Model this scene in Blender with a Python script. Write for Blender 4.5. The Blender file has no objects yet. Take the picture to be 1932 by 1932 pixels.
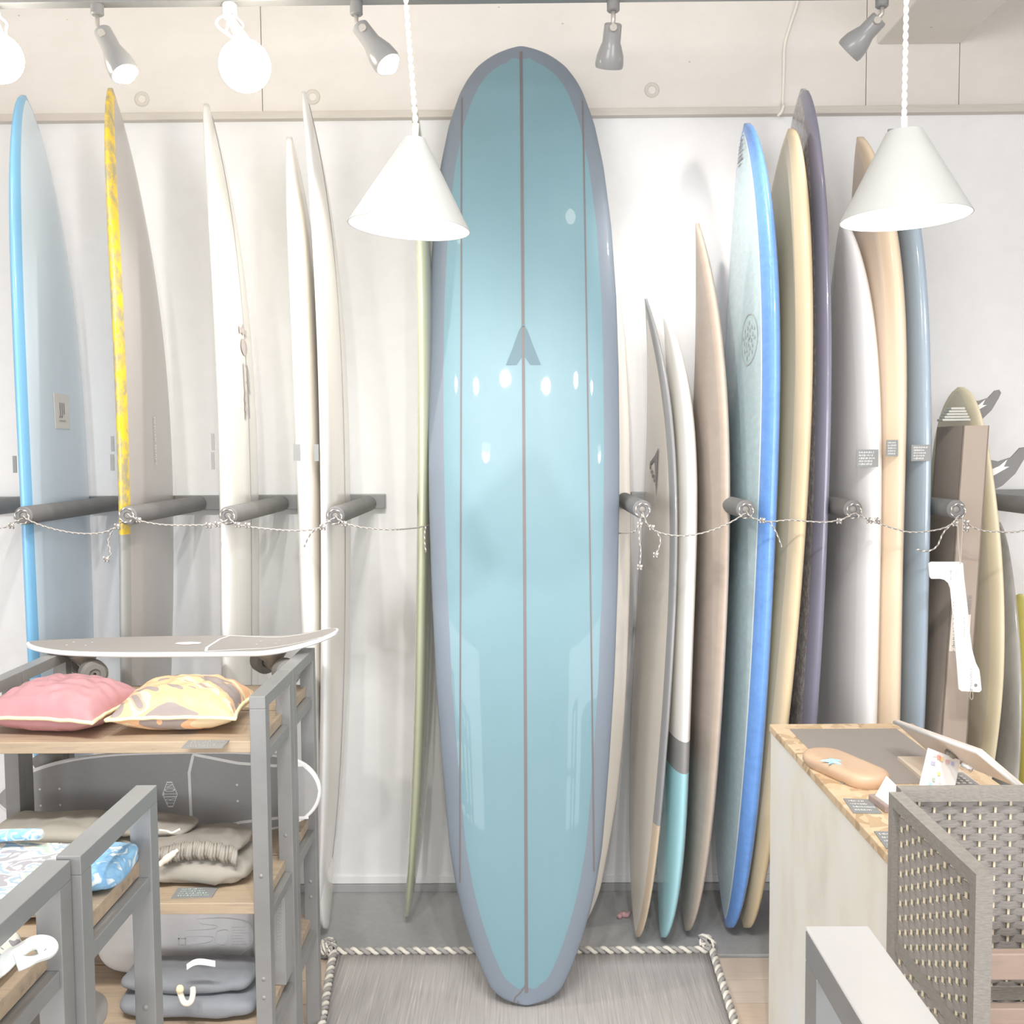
import bpy, bmesh, math, random
from mathutils import Vector, Matrix, noise
import numpy as np
random.seed(7)
scene = bpy.context.scene
COL = scene.collection
PI = math.pi

# ------------------------------------------------------------------ camera
CAM_H = 1.5
F = 1932.0
yaw, pitch, roll = math.radians(0.42), math.atan((966-846)/F), math.radians(0.42)
fw = Vector((-math.sin(yaw)*math.cos(pitch), math.cos(yaw)*math.cos(pitch), -math.sin(pitch)))
rt0 = Vector((math.cos(yaw), math.sin(yaw), 0))
up0 = rt0.cross(fw)
rt = rt0*math.cos(roll) - up0*math.sin(roll)
up = up0*math.cos(roll) + rt0*math.sin(roll)
CAM = Vector((0, 0, CAM_H))
cd = bpy.data.cameras.new('camera')
cam = bpy.data.objects.new('camera', cd)
COL.objects.link(cam)
m = Matrix((rt, up, -fw)).transposed().to_4x4()
m.translation = CAM
cam.matrix_world = m
cd.sensor_width = 36
cd.sensor_fit = 'HORIZONTAL'
cd.lens = 36*F/1932
cd.clip_start = 0.05
scene.camera = cam

# ------------------------------------------------------------------ world, exposure
w = bpy.data.worlds.new('shop_ambient')
scene.world = w
w.use_nodes = True
w.node_tree.nodes['Background'].inputs[0].default_value = (.985, 1.0, 1.03, 1)
w.node_tree.nodes['Background'].inputs[1].default_value = 1.0
vs = scene.view_settings
scene.display_settings.display_device = 'sRGB'
vs.view_transform = 'Standard'
vs.look = 'None'
vs.exposure = 0.0
vs.gamma = 1.0
vs.use_curve_mapping = False

def ray(px, py):
    return fw*F + rt*(px-966) + up*(966-py)
def P(px, py, Y):
    d = ray(px, py)
    return CAM + d*(Y/d.y)
def PX(px, py, X):
    d = ray(px, py)
    return CAM + d*(X/d.x)
def PZ(px, py, Z):
    d = ray(px, py)
    return CAM + d*((Z-CAM_H)/d.z)

def lamp(name, kind, loc, power, color=(1, .93, .84), radius=.03, target=None, angle=60, blend=.6):
    ld = bpy.data.lights.new(name, kind)
    ld.energy = power
    ld.color = color
    ld.shadow_soft_size = radius
    if kind == 'SPOT':
        ld.spot_size = math.radians(angle)
        ld.spot_blend = blend
    o = bpy.data.objects.new(name, ld)
    COL.objects.link(o)
    o.location = loc
    if target is not None:
        o.rotation_euler = (Vector(target)-Vector(loc)).to_track_quat('-Z', 'Y').to_euler()
    return o

# added fill light from two area lamps far behind the camera, left and right
for wx in (-1, 1):
    fl = bpy.data.lights.new('added_fill', 'AREA')
    fl.shape = 'RECTANGLE'
    fl.size, fl.size_y = 6.0, 3.2
    fl.energy = 500
    fl.color = (1.0, 1.0, 1.0)
    fo = bpy.data.objects.new('added_fill', fl)
    COL.objects.link(fo)
    fo.location = (wx*5.0, -9, 1.9)
    fo.rotation_euler = (Vector((0, 3, 1.2))-fo.location).to_track_quat('-Z', 'Y').to_euler()
# track spotlights on the shop ceiling above the frame, aimed down at the row of boards
for lx, ly, pw_ in ((-1.0, .5, 80), (-.52, .42, 85), (-.12, .5, 80), (.22, .40, 80), (.66, .5, 62), (1.1, .45, 36)):
    lamp('unseen_ceiling_spot', 'SPOT', (lx, ly, 2.93), pw_*.9, (1, .98, .955), .04, (lx*1.25, 3.3, .15), 72, 1.0)
# two more, added to brighten the tops of the display racks and the counter
lamp('unseen_ceiling_spot', 'SPOT', (-.95, 1.0, 2.93), 62, (1, .97, .93), .04, (-.85, 1.35, .8), 50, 1.0)
lamp('unseen_ceiling_spot', 'SPOT', (.62, .9, 2.93), 26, (1, .98, .955), .04, (.6, 1.35, .8), 56, 1.0)

# ------------------------------------------------------------------ materials
GAIN, SAT = 1.1, 1.07
def lin(c):
    r = []
    for v in c:
        v = v/255
        r.append(v/12.92 if v <= .04045 else ((v+.055)/1.055)**2.4)
    return r
def base(c, g=1.0):
    l_ = lin(c)
    y = .25*l_[0]+.6*l_[1]+.15*l_[2]
    return tuple(min(.93, max(.01, (y+(x-y)*SAT)*GAIN*g)) for x in l_) + (1,)

class NT:
    def __init__(s, name):
        s.m = bpy.data.materials.new(name)
        s.m.use_nodes = True
        s.t = s.m.node_tree
        s.p = s.t.nodes['Principled BSDF']
    def n(s, kind, **kw):
        nd = s.t.nodes.new(kind)
        for k, v in kw.items():
            if k.startswith('i_'):
                nd.inputs[k[2:].replace('_', ' ')].default_value = v
            else:
                setattr(nd, k, v)
        return nd
    def l(s, a, b):
        s.t.links.new(a, b)
    def coord(s, kind='Object', scale=(1, 1, 1)):
        tc = s.n('ShaderNodeTexCoord')
        mp = s.n('ShaderNodeMapping')
        mp.inputs['Scale'].default_value = scale
        s.l(tc.outputs[kind], mp.inputs[0])
        return mp.outputs[0]
    def noise(s, vec, scale, detail=4, rough=.55):
        n = s.n('ShaderNodeTexNoise')
        n.inputs['Scale'].default_value = scale
        n.inputs['Detail'].default_value = detail
        n.inputs['Roughness'].default_value = rough
        s.l(vec, n.inputs['Vector'])
        return n.outputs[0]
    def ramp(s, fac, stops):
        r = s.n('ShaderNodeValToRGB')
        e = r.color_ramp.elements
        while len(e) < len(stops):
            e.new(.5)
        for el, (p, c) in zip(e, stops):
            el.position = p
            el.color = c
        s.l(fac, r.inputs[0])
        return r.outputs[0]
    def math(s, op, a, b=None):
        n = s.n('ShaderNodeMath', operation=op)
        for i, x in enumerate((a, b)):
            if x is None:
                continue
            if isinstance(x, (int, float)):
                n.inputs[i].default_value = x
            else:
                s.l(x, n.inputs[i])
        return n.outputs[0]
    def mix(s, fac, a, b):
        n = s.n('ShaderNodeMix', data_type='RGBA')
        for i, x in ((0, fac), (6, a), (7, b)):
            if isinstance(x, (int, float, tuple)):
                n.inputs[i].default_value = x
            else:
                s.l(x, n.inputs[i])
        return n.outputs[2]
    def bump(s, h, strength=.2, dist=.002):
        b = s.n('ShaderNodeBump')
        b.inputs['Strength'].default_value = strength
        b.inputs['Distance'].default_value = dist
        s.l(h, b.inputs['Height'])
        s.l(b.outputs[0], s.p.inputs['Normal'])

MC = {}
def mat(name, c, rough=.5, metal=0, spec=.5, var=0, scale=20, stretch=(1, 1, 1), bump=0, emit=0, coat=0, trans=0, g=1.0):
    if name in MC:
        return MC[name]
    t = NT(name)
    p = t.p
    p.inputs['Base Color'].default_value = base(c, g)
    p.inputs['Roughness'].default_value = rough
    p.inputs['Metallic'].default_value = metal
    p.inputs['Specular IOR Level'].default_value = spec
    p.inputs['Coat Weight'].default_value = coat
    p.inputs['Coat Roughness'].default_value = .06
    if trans:
        p.inputs['Transmission Weight'].default_value = trans
    if emit:
        p.inputs['Emission Color'].default_value = tuple(lin(c))+(1,)
        p.inputs['Emission Strength'].default_value = emit
    v = t.coord('Object', stretch)
    n = t.noise(v, scale)
    b = base(c, g)
    a = var or .015
    lo = tuple(x*(1-a) for x in b[:3])+(1,)
    hi = tuple(min(.95, x*(1+a)) for x in b[:3])+(1,)
    t.l(t.ramp(n, [(.3, lo), (.7, hi)]), p.inputs['Base Color'])
    if bump:
        t.bump(n, bump)
    MC[name] = t.m
    return t.m

def wood(name, cols, stretch=(1.5, 18, 18), scale=3, rough=.5, bump=.1):
    if name in MC:
        return MC[name]
    t = NT(name)
    v = t.coord('Object', stretch)
    n = t.noise(v, scale, 6, .65)
    k = len(cols)
    c = t.ramp(n, [(.28+.44*i/(k-1), base(q)) for i, q in enumerate(cols)])
    v2 = t.coord('Object', (stretch[0]*.6, stretch[1]*.25, stretch[2]*.25))
    n2 = t.noise(v2, scale, 3)
    c2 = t.mix(t.math('MULTIPLY', n2, .35), c, base(cols[0]))
    t.l(c2, t.p.inputs['Base Color'])
    t.p.inputs['Roughness'].default_value = rough
    t.bump(n, bump)
    MC[name] = t.m
    return t.m

black = mat('black_steel', (158, 159, 159), .34, g=.72, spec=1.0, var=.04)
dark_rubber = mat('black_foam', (140, 140, 140), .8, g=.78, var=.05)
white_p = mat('white_paint', (240, 238, 237), .6)
wood_dark = wood('rustic_shelf_wood', [(146, 134, 124), (180, 162, 140), (194, 175, 150), (162, 147, 134)])
white_gloss = mat('white_gloss', (250, 248, 242), .22)
text_white = mat('white_print', (242, 240, 236), .6)
text_dark = mat('dark_print', (150, 146, 148), .6)
card_dark = mat('blackboard_card', (140, 142, 142), .6, var=.04)

# ------------------------------------------------------------------ mesh tools
class MB:
    def __init__(s):
        s.v, s.f, s.mi, s.uv = [], [], [], None
    def add(s, vs_, fs, mi=0):
        o = len(s.v)
        s.v += [Vector(q) for q in vs_]
        for f in fs:
            s.f.append(tuple(o+i for i in f))
            s.mi.append(mi)
        return s
    def box(s, lo, hi, mi=0, M=None, b=0.0):
        x0, y0, z0 = lo
        x1, y1, z1 = hi
        bm = bmesh.new()
        bmesh.ops.create_cube(bm, size=1)
        for q in bm.verts:
            q.co = Vector((x0+(q.co.x+.5)*(x1-x0), y0+(q.co.y+.5)*(y1-y0), z0+(q.co.z+.5)*(z1-z0)))
        b = min(b, .45*min(abs(x1-x0), abs(y1-y0), abs(z1-z0)))
        if b > 0:
            bmesh.ops.bevel(bm, geom=bm.edges[:], offset=b, segments=2, affect='EDGES', profile=.5)
        bm.verts.index_update()
        vv = [q.co.copy() for q in bm.verts]
        if M is not None:
            vv = [M @ q for q in vv]
        s.add(vv, [[q.index for q in f.verts] for f in bm.faces], mi)
        bm.free()
        return s
    def rings(s, rings, cap=True, mi=0, closed=True):
        n = len(rings[0])
        vv = [p for r in rings for p in r]
        ff = []
        for i in range(len(rings)-1):
            for j in range(n if closed else n-1):
                k = (j+1) % n
                ff.append((i*n+j, i*n+k, (i+1)*n+k, (i+1)*n+j))
        if cap:
            ff.append(tuple(reversed(range(n))))
            ff.append(tuple((len(rings)-1)*n+j for j in range(n)))
        return s.add(vv, ff, mi)
    def tube(s, pts, r, n=8, mi=0, cap=True, smooth=0):
        pts = [Vector(p) for p in pts]
        if smooth:
            pts = crom(pts, smooth)
        rr = r if isinstance(r, (list, tuple)) else [r]*len(pts)
        if len(rr) != len(pts):
            rr = [rr[min(len(rr)-1, int(i*len(rr)/len(pts)))] for i in range(len(pts))]
        rings = []
        nrm = None
        for i, p in enumerate(pts):
            t = (pts[min(i+1, len(pts)-1)]-pts[max(i-1, 0)]).normalized()
            if nrm is None:
                a = Vector((0, 0, 1)) if abs(t.z) < .9 else Vector((1, 0, 0))
                nrm = t.cross(a).normalized()
            nrm = (nrm - t*nrm.dot(t)).normalized()
            b = t.cross(nrm)
            rings.append([p+(nrm*math.cos(2*PI*k/n)+b*math.sin(2*PI*k/n))*rr[i] for k in range(n)])
        return s.rings(rings, cap, mi)
    def lathe(s, prof, M=None, n=32, mi=0, cap=False):
        rings = []
        for r, z in prof:
            q = [Vector((r*math.cos(2*PI*k/n), r*math.sin(2*PI*k/n), z)) for k in range(n)]
            if M is not None:
                q = [M @ x for x in q]
            rings.append(q)
        return s.rings(rings, cap, mi)
    def prism(s, poly, fn, t0, t1, mi=0):
        """poly in 2-D; fn(a, b, t) maps to 3-D; extruded between t0 and t1"""
        n = len(poly)
        vv = [fn(a, b, t0) for a, b in poly]+[fn(a, b, t1) for a, b in poly]
        ff = [tuple(range(n)), tuple(reversed(range(n, 2*n)))]
        for i in range(n):
            j = (i+1) % n
            ff.append((i, i+n, j+n, j))
        return s.add(vv, ff, mi)

def crom(pts, k):
    out = []
    n = len(pts)
    for i in range(n-1):
        a, b, c, d = pts[max(i-1, 0)], pts[i], pts[i+1], pts[min(i+2, n-1)]
        for j in range(k):
            t = j/k
            out.append(.5*((2*b)+(c-a)*t+(2*a-5*b+4*c-d)*t*t+(3*b-a-3*c+d)*t**3))
    out.append(pts[-1])
    return out

def worldloc(o):
    v = Vector((0, 0, 0))
    while o is not None:
        v += o.location
        o = o.parent
    return v

def link(name, mb, mats, parent=None, smooth=False, loc=None, auto=None):
    me = bpy.data.meshes.new(name)
    off = worldloc(parent)
    if loc is not None:
        off = off+Vector(loc)
    me.from_pydata([v-off for v in mb.v], [], mb.f)
    if not isinstance(mats, (list, tuple)):
        mats = [mats]
    for q in mats:
        me.materials.append(q)
    me.polygons.foreach_set('material_index', mb.mi)
    if mb.uv:
        uv = me.uv_layers.new(name='edge')
        for lp in me.loops:
            uv.data[lp.index].uv = mb.uv[lp.vertex_index]
    bm = bmesh.new()
    bm.from_mesh(me)
    bmesh.ops.recalc_face_normals(bm, faces=bm.faces[:])
    bm.to_mesh(me)
    bm.free()
    if smooth:
        me.polygons.foreach_set('use_smooth', [True]*len(me.polygons))
        if auto:
            me.set_sharp_from_angle(angle=math.radians(auto))
    o = bpy.data.objects.new(name, me)
    COL.objects.link(o)
    if loc is not None:
        o.location = loc
    o.parent = parent
    return o

def tag(o, label, cat, group=None):
    o['label'] = label
    o['category'] = cat
    if group:
        o['group'] = group
    return o
def thing(name, label, cat, loc=(0, 0, 0), group=None):
    o = bpy.data.objects.new(name, None)
    COL.objects.link(o)
    o.location = loc
    o.empty_display_size = .05
    return tag(o, label, cat, group)
def struct(o):
    o['kind'] = 'structure'
    return o

def text_mesh(s, size=1.0, align='CENTER'):
    cu = bpy.data.curves.new('lettering', 'FONT')
    cu.body = s
    cu.size = size
    cu.align_x = align
    cu.align_y = 'CENTER'
    cu.resolution_u = 3
    ob = bpy.data.objects.new('lettering', cu)
    COL.objects.link(ob)
    dg = bpy.context.evaluated_depsgraph_get()
    me = bpy.data.meshes.new_from_object(ob.evaluated_get(dg))
    vv = [(v.co.x, v.co.y) for v in me.vertices]
    ff = [tuple(p.vertices) for p in me.polygons]
    bpy.data.objects.remove(ob)
    bpy.data.curves.remove(cu)
    bpy.data.meshes.remove(me)
    return vv, ff

def put_text(mb, s, size, fn, sx=1.0):
    vv, ff = text_mesh(s, size)
    mb.add([fn(a*sx, b) for a, b in vv], ff)

def scribble(mb, fn, x0, x1, y0, y1, rows, seed, h=.5):
    """illegible small handwriting: short strokes in rows"""
    r = random.Random(seed)
    dy = (y1-y0)/rows
    for i in range(rows):
        x = x0
        yc = y1-dy*(i+.5)
        end = x1-(x1-x0)*r.random()*.35
        while x < end:
            wd = (x1-x0)*r.uniform(.02, .07)
            hh = dy*h*r.uniform(.35, 1)*.5
            sl = r.uniform(-.3, .6)*hh
            mb.add([fn(x, yc-hh), fn(x+wd*.5, yc-hh), fn(x+wd*.5+sl, yc+hh), fn(x+sl, yc+hh)], [(0, 1, 2, 3)])
            x += wd*r.uniform(.9, 1.5)

def superblob(c, size, e=(.5, .5), amp=.0, freq=6, seed=0, nu=40, nv=24, flatbot=False):
    mb = MB()
    vv, ff = [], []
    def sp(x, p):
        return math.copysign(abs(x)**p, x)
    for i in range(nv+1):
        ph = -PI/2+PI*i/nv
        for j in range(nu):
            th = 2*PI*j/nu
            x = sp(math.cos(ph), e[1])*sp(math.cos(th), e[0])
            y = sp(math.cos(ph), e[1])*sp(math.sin(th), e[0])
            z = sp(math.sin(ph), e[1])
            p = Vector((x*size[0]/2, y*size[1]/2, z*size[2]/2))
            if amp:
                q = Vector((p.x*freq, p.y*freq*.6, p.z*freq))+Vector((seed, seed*.7, 0))
                d = (abs(noise.noise(q*2))-.25)*amp*1.3+noise.noise(q)*amp
                if z > -.8:
                    p += Vector((x, y, z*1.3)).normalized()*d
            p += Vector(c)
            if flatbot:
                p.z = max(p.z, c[2]-size[2]/2)
            vv.append(p)
    for i in range(nv):
        for j in range(nu):
            k = (j+1) % nu
            ff.append((i*nu+j, i*nu+k, (i+1)*nu+k, (i+1)*nu+j))
    return mb.add(vv, ff)

# ------------------------------------------------------------------ room
WY = 3.38          # back wall plane
XL, XR = -2.4, 2.4
zt0 = P(966, 219.5, WY-.03).z      # lower / upper edge of the trim strip
zt1 = P(966, 205, WY-.03).z
zb = P(966, 1665, WY).z
CEIL = 3.06

# floor: backing slab, planks as pieces, black mat under the boards
mb = MB().box((XL, -.6, -.06), (XR, WY+.1, -.006))
floor = struct(link('floor', mb, mat('plank_gap', (150, 130, 115), .8)))
pw, pl = .1235, .9
plank_mats = [wood('oak_plank_'+n, c, stretch=(2, 22, 22), scale=3, rough=.45, bump=.06) for n, c in (
    ('pale', [(206, 192, 180), (222, 208, 194), (214, 199, 185)]),
    ('mid', [(200, 184, 170), (215, 199, 184), (207, 191, 176)]),
    ('warm', [(205, 187, 170), (219, 202, 184), (210, 193, 176)]))]
pm = []
for q in plank_mats:
    b = MB().box((0, 0, -.006), (pl-.0025, pw-.003, 0), b=.001)
    o = link('plank_source', b, q)
    pm.append(o.data)
    bpy.data.objects.remove(o)
for r in range(28):
    y1 = 2.932-r*pw
    x = XL-.9*random.random()
    while x < XR:
        if x+pl > XL:
            o = bpy.data.objects.new('plank', random.choice(pm))
            COL.objects.link(o)
            o.parent = floor
            o.location = (x, y1-pw, 0)
        x += pl
mb = MB().box((XL, 2.934, -.006), (XR, WY, .008), b=.002)
tag(link('rubber_mat', mb, mat('black_rubber_mat', (168, 168, 168), .75, var=.05, scale=60)),
    'wide black rubber mat along the wall that the standing surfboards rest on', 'mat')

mb = MB().box((XL, WY, -.06), (XR, WY+.12, zt0+.01))
wall = struct(link('wall_back', mb, white_p))
# lower strip of the white panelling with its fine line
link('panel_strip', MB().box((XL, WY-.006, zb), (XR, WY, zb+.027), b=.002), white_p, wall)
struct(link('baseboard_back', MB().box((XL, WY-.012, .008), (XR, WY, zb-.001), b=.001), mat('black_base', (170, 170, 170), .7)))
# concrete beam above, cast in formwork panels
t = NT('raw_concrete')
v = t.coord('Object', (1, 1, 1.6))
n1 = t.noise(v, 2.2, 5, .6)
n2 = t.noise(v, 26, 6, .7)
vo = t.n('ShaderNodeTexVoronoi', i_Scale=9.0)
t.l(v, vo.inputs['Vector'])
pit = t.math('LESS_THAN', vo.outputs['Distance'], .035)
c1 = t.ramp(n1, [(.3, base((226, 222, 216))), (.7, base((236, 232, 227)))])
c2 = t.mix(t.math('MULTIPLY', n2, .22), c1, base((206, 201, 194)))
c3 = t.mix(t.math('MULTIPLY', pit, .5), c2, base((150, 142, 135)))
t.l(c3, t.p.inputs['Base Color'])
t.p.inputs['Roughness'].default_value = .85
t.bump(n2, .15)
concrete = t.m
struct_up = struct(link('wall_back_upper', MB().box((XL, WY+.012, zt1), (XR, WY+.12, CEIL+.1)), mat('concrete_joint', (206, 200, 192), .9)))
jx = [XL, P(168/3.02, 100, WY).x-1.0, P(493, 100, WY).x, P(1635, 100, WY).x, P(1811, 100, WY).x, XR]
for a, b in zip(jx[:-1], jx[1:]):
    link('concrete_panel', MB().box((a+.0012, WY, zt1+.001), (b-.0012, WY+.02, CEIL+.05), b=.0012), concrete, struct_up)
# tie-hole rings left by the formwork
for px, py in ((268, 187), (590, 183), (1230, 170)):
    c = P(px, py, WY)
    M = Matrix.Translation(c) @ Matrix.Rotation(PI/2, 4, 'X')
    link('tie_hole_ring', MB().lathe([(.012, .0), (.013, .003), (.024, .003), (.025, -.001)], M, 24), mat('tie_ring', (216, 210, 202), .85), struct_up, True)
side_paint = mat('side_wall_paint', (214, 212, 212), .7)
struct(link('wall_left', MB().box((XL-.1, -1.2, -.06), (XL, WY+.12, CEIL+.1)), side_paint))
struct(link('wall_right', MB().box((XR, -1.2, -.06), (XR+.1, WY+.12, CEIL+.1)), side_paint))
struct(link('trim_1', MB().box((XL, WY-.03, zt0), (XR, WY+.01, zt1), b=.002), wood('grey_trim_wood', [(196, 190, 182), (212, 206, 198), (204, 198, 190)], stretch=(1.2, 20, 20))))
struct(link('ceiling', MB().box((XL, -1.2, CEIL), (XR, WY+.1, CEIL+.1)), concrete))
bx0, bx1 = P(1655, 83, WY).x, P(1811, 83, WY).x
bz = P(1730, 83, WY).z
struct(link('ceiling_beam', MB().box((bx0, 2.3, bz), (bx1, WY, CEIL), b=.004), concrete))

# ------------------------------------------------------------------ surfboards
class Board:
    N = 36
    def __init__(s, root, W, T, H, cfun, d, n, outline, z0=.02, tmin=.25, flip=False):
        s.root, s.W, s.T, s.H, s.c, s.d, s.n, s.ol, s.z0, s.tmin = root, W, T, H, cfun, d.normalized(), n.normalized(), outline, z0, tmin
    def hw(s, v):
        return s.W/2*s.ol(min(max(v, 0), 1))
    def ht(s, v):
        return s.T/2*(s.tmin+(1-s.tmin)*(1-abs(2*v-1)**5))
    def pt(s, v, sg, side, eps=0):
        """point on the skin; sg in -1..1 across the width (-1 = nearest rail for edge-on boards)"""
        a = abs(sg)
        tau = math.sqrt(max(0, 1-a**3))
        return s.c(v)+s.d*(s.hw(v)*sg)+s.n*(side*(s.ht(v)*tau+eps))
    def v_of(s, z):
        return (z-s.z0)/(s.H-s.z0)
    def mesh(s, nv=64):
        mb = MB()
        rings, uvs = [], []
        for i in range(nv+1):
            u = i/nv
            v = .5-.5*math.cos(PI*u)
            v = .5*v+.5*(u if u < .5 else u)
            v = min(max(v, .0004), .9996)
            r = []
            for k in range(s.N):
                th = 2*PI*k/s.N
                cx, sx = math.cos(th), math.sin(th)
                sg = math.copysign(abs(cx)**(2/3), cx)
                r.append(s.c(v)+s.d*(s.hw(v)*sg)+s.n*(s.ht(v)*sx))
                uvs.append((s.hw(v)*(1-abs(sg)), s.c(v).z))
            rings.append(r)
        mb.rings(rings)
        mb.uv = uvs
        return mb
    def at(s, Y, z, side, eps=.0012):
        """skin point of an edge-on board at depth Y and height z"""
        v = s.v_of(z)
        c = s.c(v)
        sg = (Y-c.y)/(s.d.y*max(s.hw(v), 1e-4))
        sg = min(max(sg, -.99), .99)
        return s.pt(v, sg, side, eps)
    def hit(s, px, py, side):
        X = s.c(.5).x
        for _ in range(6):
            q = PX(px, py, X)
            X = s.at(q.y, q.z, side, 0).x
        return q
    def strip(s, name, mats, sg_fn, wid, v0, v1, side, eps=.0015, nv=40):
        mb = MB()
        rings = []
        for i in range(nv+1):
            v = v0+(v1-v0)*i/nv
            h = max(s.hw(v), 1e-4)
            c = sg_fn(v)
            dw = wid/2/h
            r = [s.pt(v, c-dw, side, -.001), s.pt(v, c-dw, side, eps), s.pt(v, c+dw, side, eps), s.pt(v, c+dw, side, -.001)]
            rings.append(r)
        mb.rings(rings)
        return link(name, mb, mats, s.root)

def outline(pn=2.2, qn=1.6, pt_=2.2, qt=1.6, vm=.5, tail_min=0.0, nose_min=0.0):
    def f(v):
        if v >= vm:
            x = (v-vm)/(1-vm)
            return max(0, 1-x**pn)**(1/qn)*(1-nose_min)+nose_min*max(0, 1-x**14)**.5
        x = (vm-v)/vm
        return max(0, 1-x**pt_)**(1/qt)*(1-tail_min)+tail_min*max(0, 1-x**14)**.5
    return f

def bmat(name, face, rail=None, rail_w=.03, line=None, rough=.35, coat=.0, zs=None, var=.02, vscale=8, vstretch=(1, 1, .3), glitter=None, tie=None, bump=0, g=1.0):
    """board skin: face colour, rail colour within rail_w of the edge, colour bands by height"""
    t = NT(name)
    gg = g
    base_g = lambda c: base(c, gg)
    v = t.coord('Object', vstretch)
    n = t.noise(v, vscale, 5)
    def vary(c, a=var):
        b = base_g(c)
        return t.ramp(n, [(.3, tuple(x*(1-a) for x in b[:3])+(1,)), (.7, tuple(min(.95, x*(1+a)) for x in b[:3])+(1,))])
    uv = t.n('ShaderNodeUVMap')
    uv.uv_map = 'edge'
    sep = t.n('ShaderNodeSeparateXYZ')
    t.l(uv.outputs[0], sep.inputs[0])
    ed, zz = sep.outputs[0], sep.outputs[1]
    c = vary(face)
    if glitter:
        g = t.noise(t.coord('Object', (1, 1, .5)), glitter[1], 2, .8)
        c = t.mix(t.ramp(g, [(.46, (0, 0, 0, 1)), (.58, (1, 1, 1, 1))]), c, base_g(glitter[0]))
    if rail:
        rc = vary(rail)
        if tie:
            g = t.noise(t.coord('Object', (1, 1, .8)), 26, 6, .7)
            rc = t.mix(t.ramp(g, [(.42, (0, 0, 0, 1)), (.6, (1, 1, 1, 1))]), rc, base_g(tie[0]))
            low = t.math('LESS_THAN', zz, tie[1])
            rc = t.mix(low, rc, base_g(tie[2]))
        c = t.mix(t.math('LESS_THAN', ed, rail_w), c, rc)
        if line:
            a = t.math('GREATER_THAN', ed, rail_w)
            b = t.math('LESS_THAN', ed, rail_w+line[1])
            c = t.mix(t.math('MULTIPLY', a, b), c, base_g(line[0]))
    for z, col in (zs or []):
        c = t.mix(t.math('LESS_THAN', zz, z), c, vary(col))
    t.l(c, t.p.inputs['Base Color'])
    t.p.inputs['Roughness'].default_value = rough
    t.p.inputs['Coat Weight'].default_value = coat
    t.p.inputs['Coat Roughness'].default_value = .05
    if bump:
        g = t.noise(t.coord('Object', (1, 1, 1)), 120, 3)
        t.bump(g, bump)
    return t.m

def edge_board(label, nose, sil, edge, material, W=.55, T=.06, Yn=3.07, Yt=3.06, k=0.0, tail=None, ol=None, z0=.03, group=None, tmin=.25):
    """a board stood on its tail, edge towards the room; sil = silhouette pixels of the near rail"""
    ol = ol or outline()
    H = P(nose[0], nose[1], Yn).z
    pts = []
    sgn = 1 if edge == 'L' else -1
    for px, py in sil:
        Y = Yn-W/2+.04
        for _ in range(6):
            q = P(px, py, Y)
            v = min(max((q.z-z0)/(H-z0), 0), 1)
            hw_ = W/2*ol(v)
            Y = Yt+(Yn-Yt)*v-hw_+min(.03, hw_)
        th = T/2*(tmin+(1-tmin)*(1-abs(2*v-1)**5))
        pts.append((v, q.x+sgn*th*.92+k*hw_))
    pts.append((1.0, P(nose[0], nose[1], Yn).x))
    if tail:
        pts.append((0.0, P(tail[0], tail[1], Yt).x))
    else:
        lo = min(pts)
        nx = sorted(pts)[1]
        pts.append((0.0, lo[1]+(lo[1]-nx[1])*.35))
    pts.sort()
    vv = np.array([p[0] for p in pts])
    xx = np.array([p[1] for p in pts])
    co = np.polyfit(vv, xx, 4 if len(pts) > 6 else 3)
    xa = float(np.polyval(co, 0))
    root = thing('surfboard', label, 'surfboard', (xa, Yt, .008), group)
    def c(v):
        return Vector((float(np.polyval(co, v)), Yt+(Yn-Yt)*v, z0+(H-z0)*v))
    b = Board(root, W, T, H, c, Vector((k, 1, 0)), Vector((1, -k, 0)), ol, z0, tmin)
    link('board_body', b.mesh(), material, root, True)
    return b

def tagbox(b, px0, py0, px1, py1, Y, material=card_dark, sc=True, seed=0):
    a, e = P(px0, py1, Y), P(px1, py0, Y)
    mb = MB().box((a.x, Y-.0012, a.z), (e.x, Y+.0012, e.z))
    o = link('price_tag', mb, material, b.root)
    o['label'] = 'black handwritten price tag stuck to the board'
    if sc and px1-px0 > 12:
        m2 = MB()
        fn = lambda x, y: Vector((x, Y-.0016, y))
        scribble(m2, fn, a.x+(e.x-a.x)*.12, e.x-(e.x-a.x)*.08, a.z+(e.z-a.z)*.08, e.z-(e.z-a.z)*.08, 5, seed, .8)
        link('tag_lettering', m2, text_white, o)
    return o

LONG = outline(2.6, 1.75, 2.6, 1.75, .5)
MAL = outline(2.3, 1.5, 2.3, 1.7, .5)
SHORT = outline(1.9, 1.12, 2.4, 1.7, .48)
FISH = outline(2.2, 1.35, 2.6, 1.8, .5)

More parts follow.
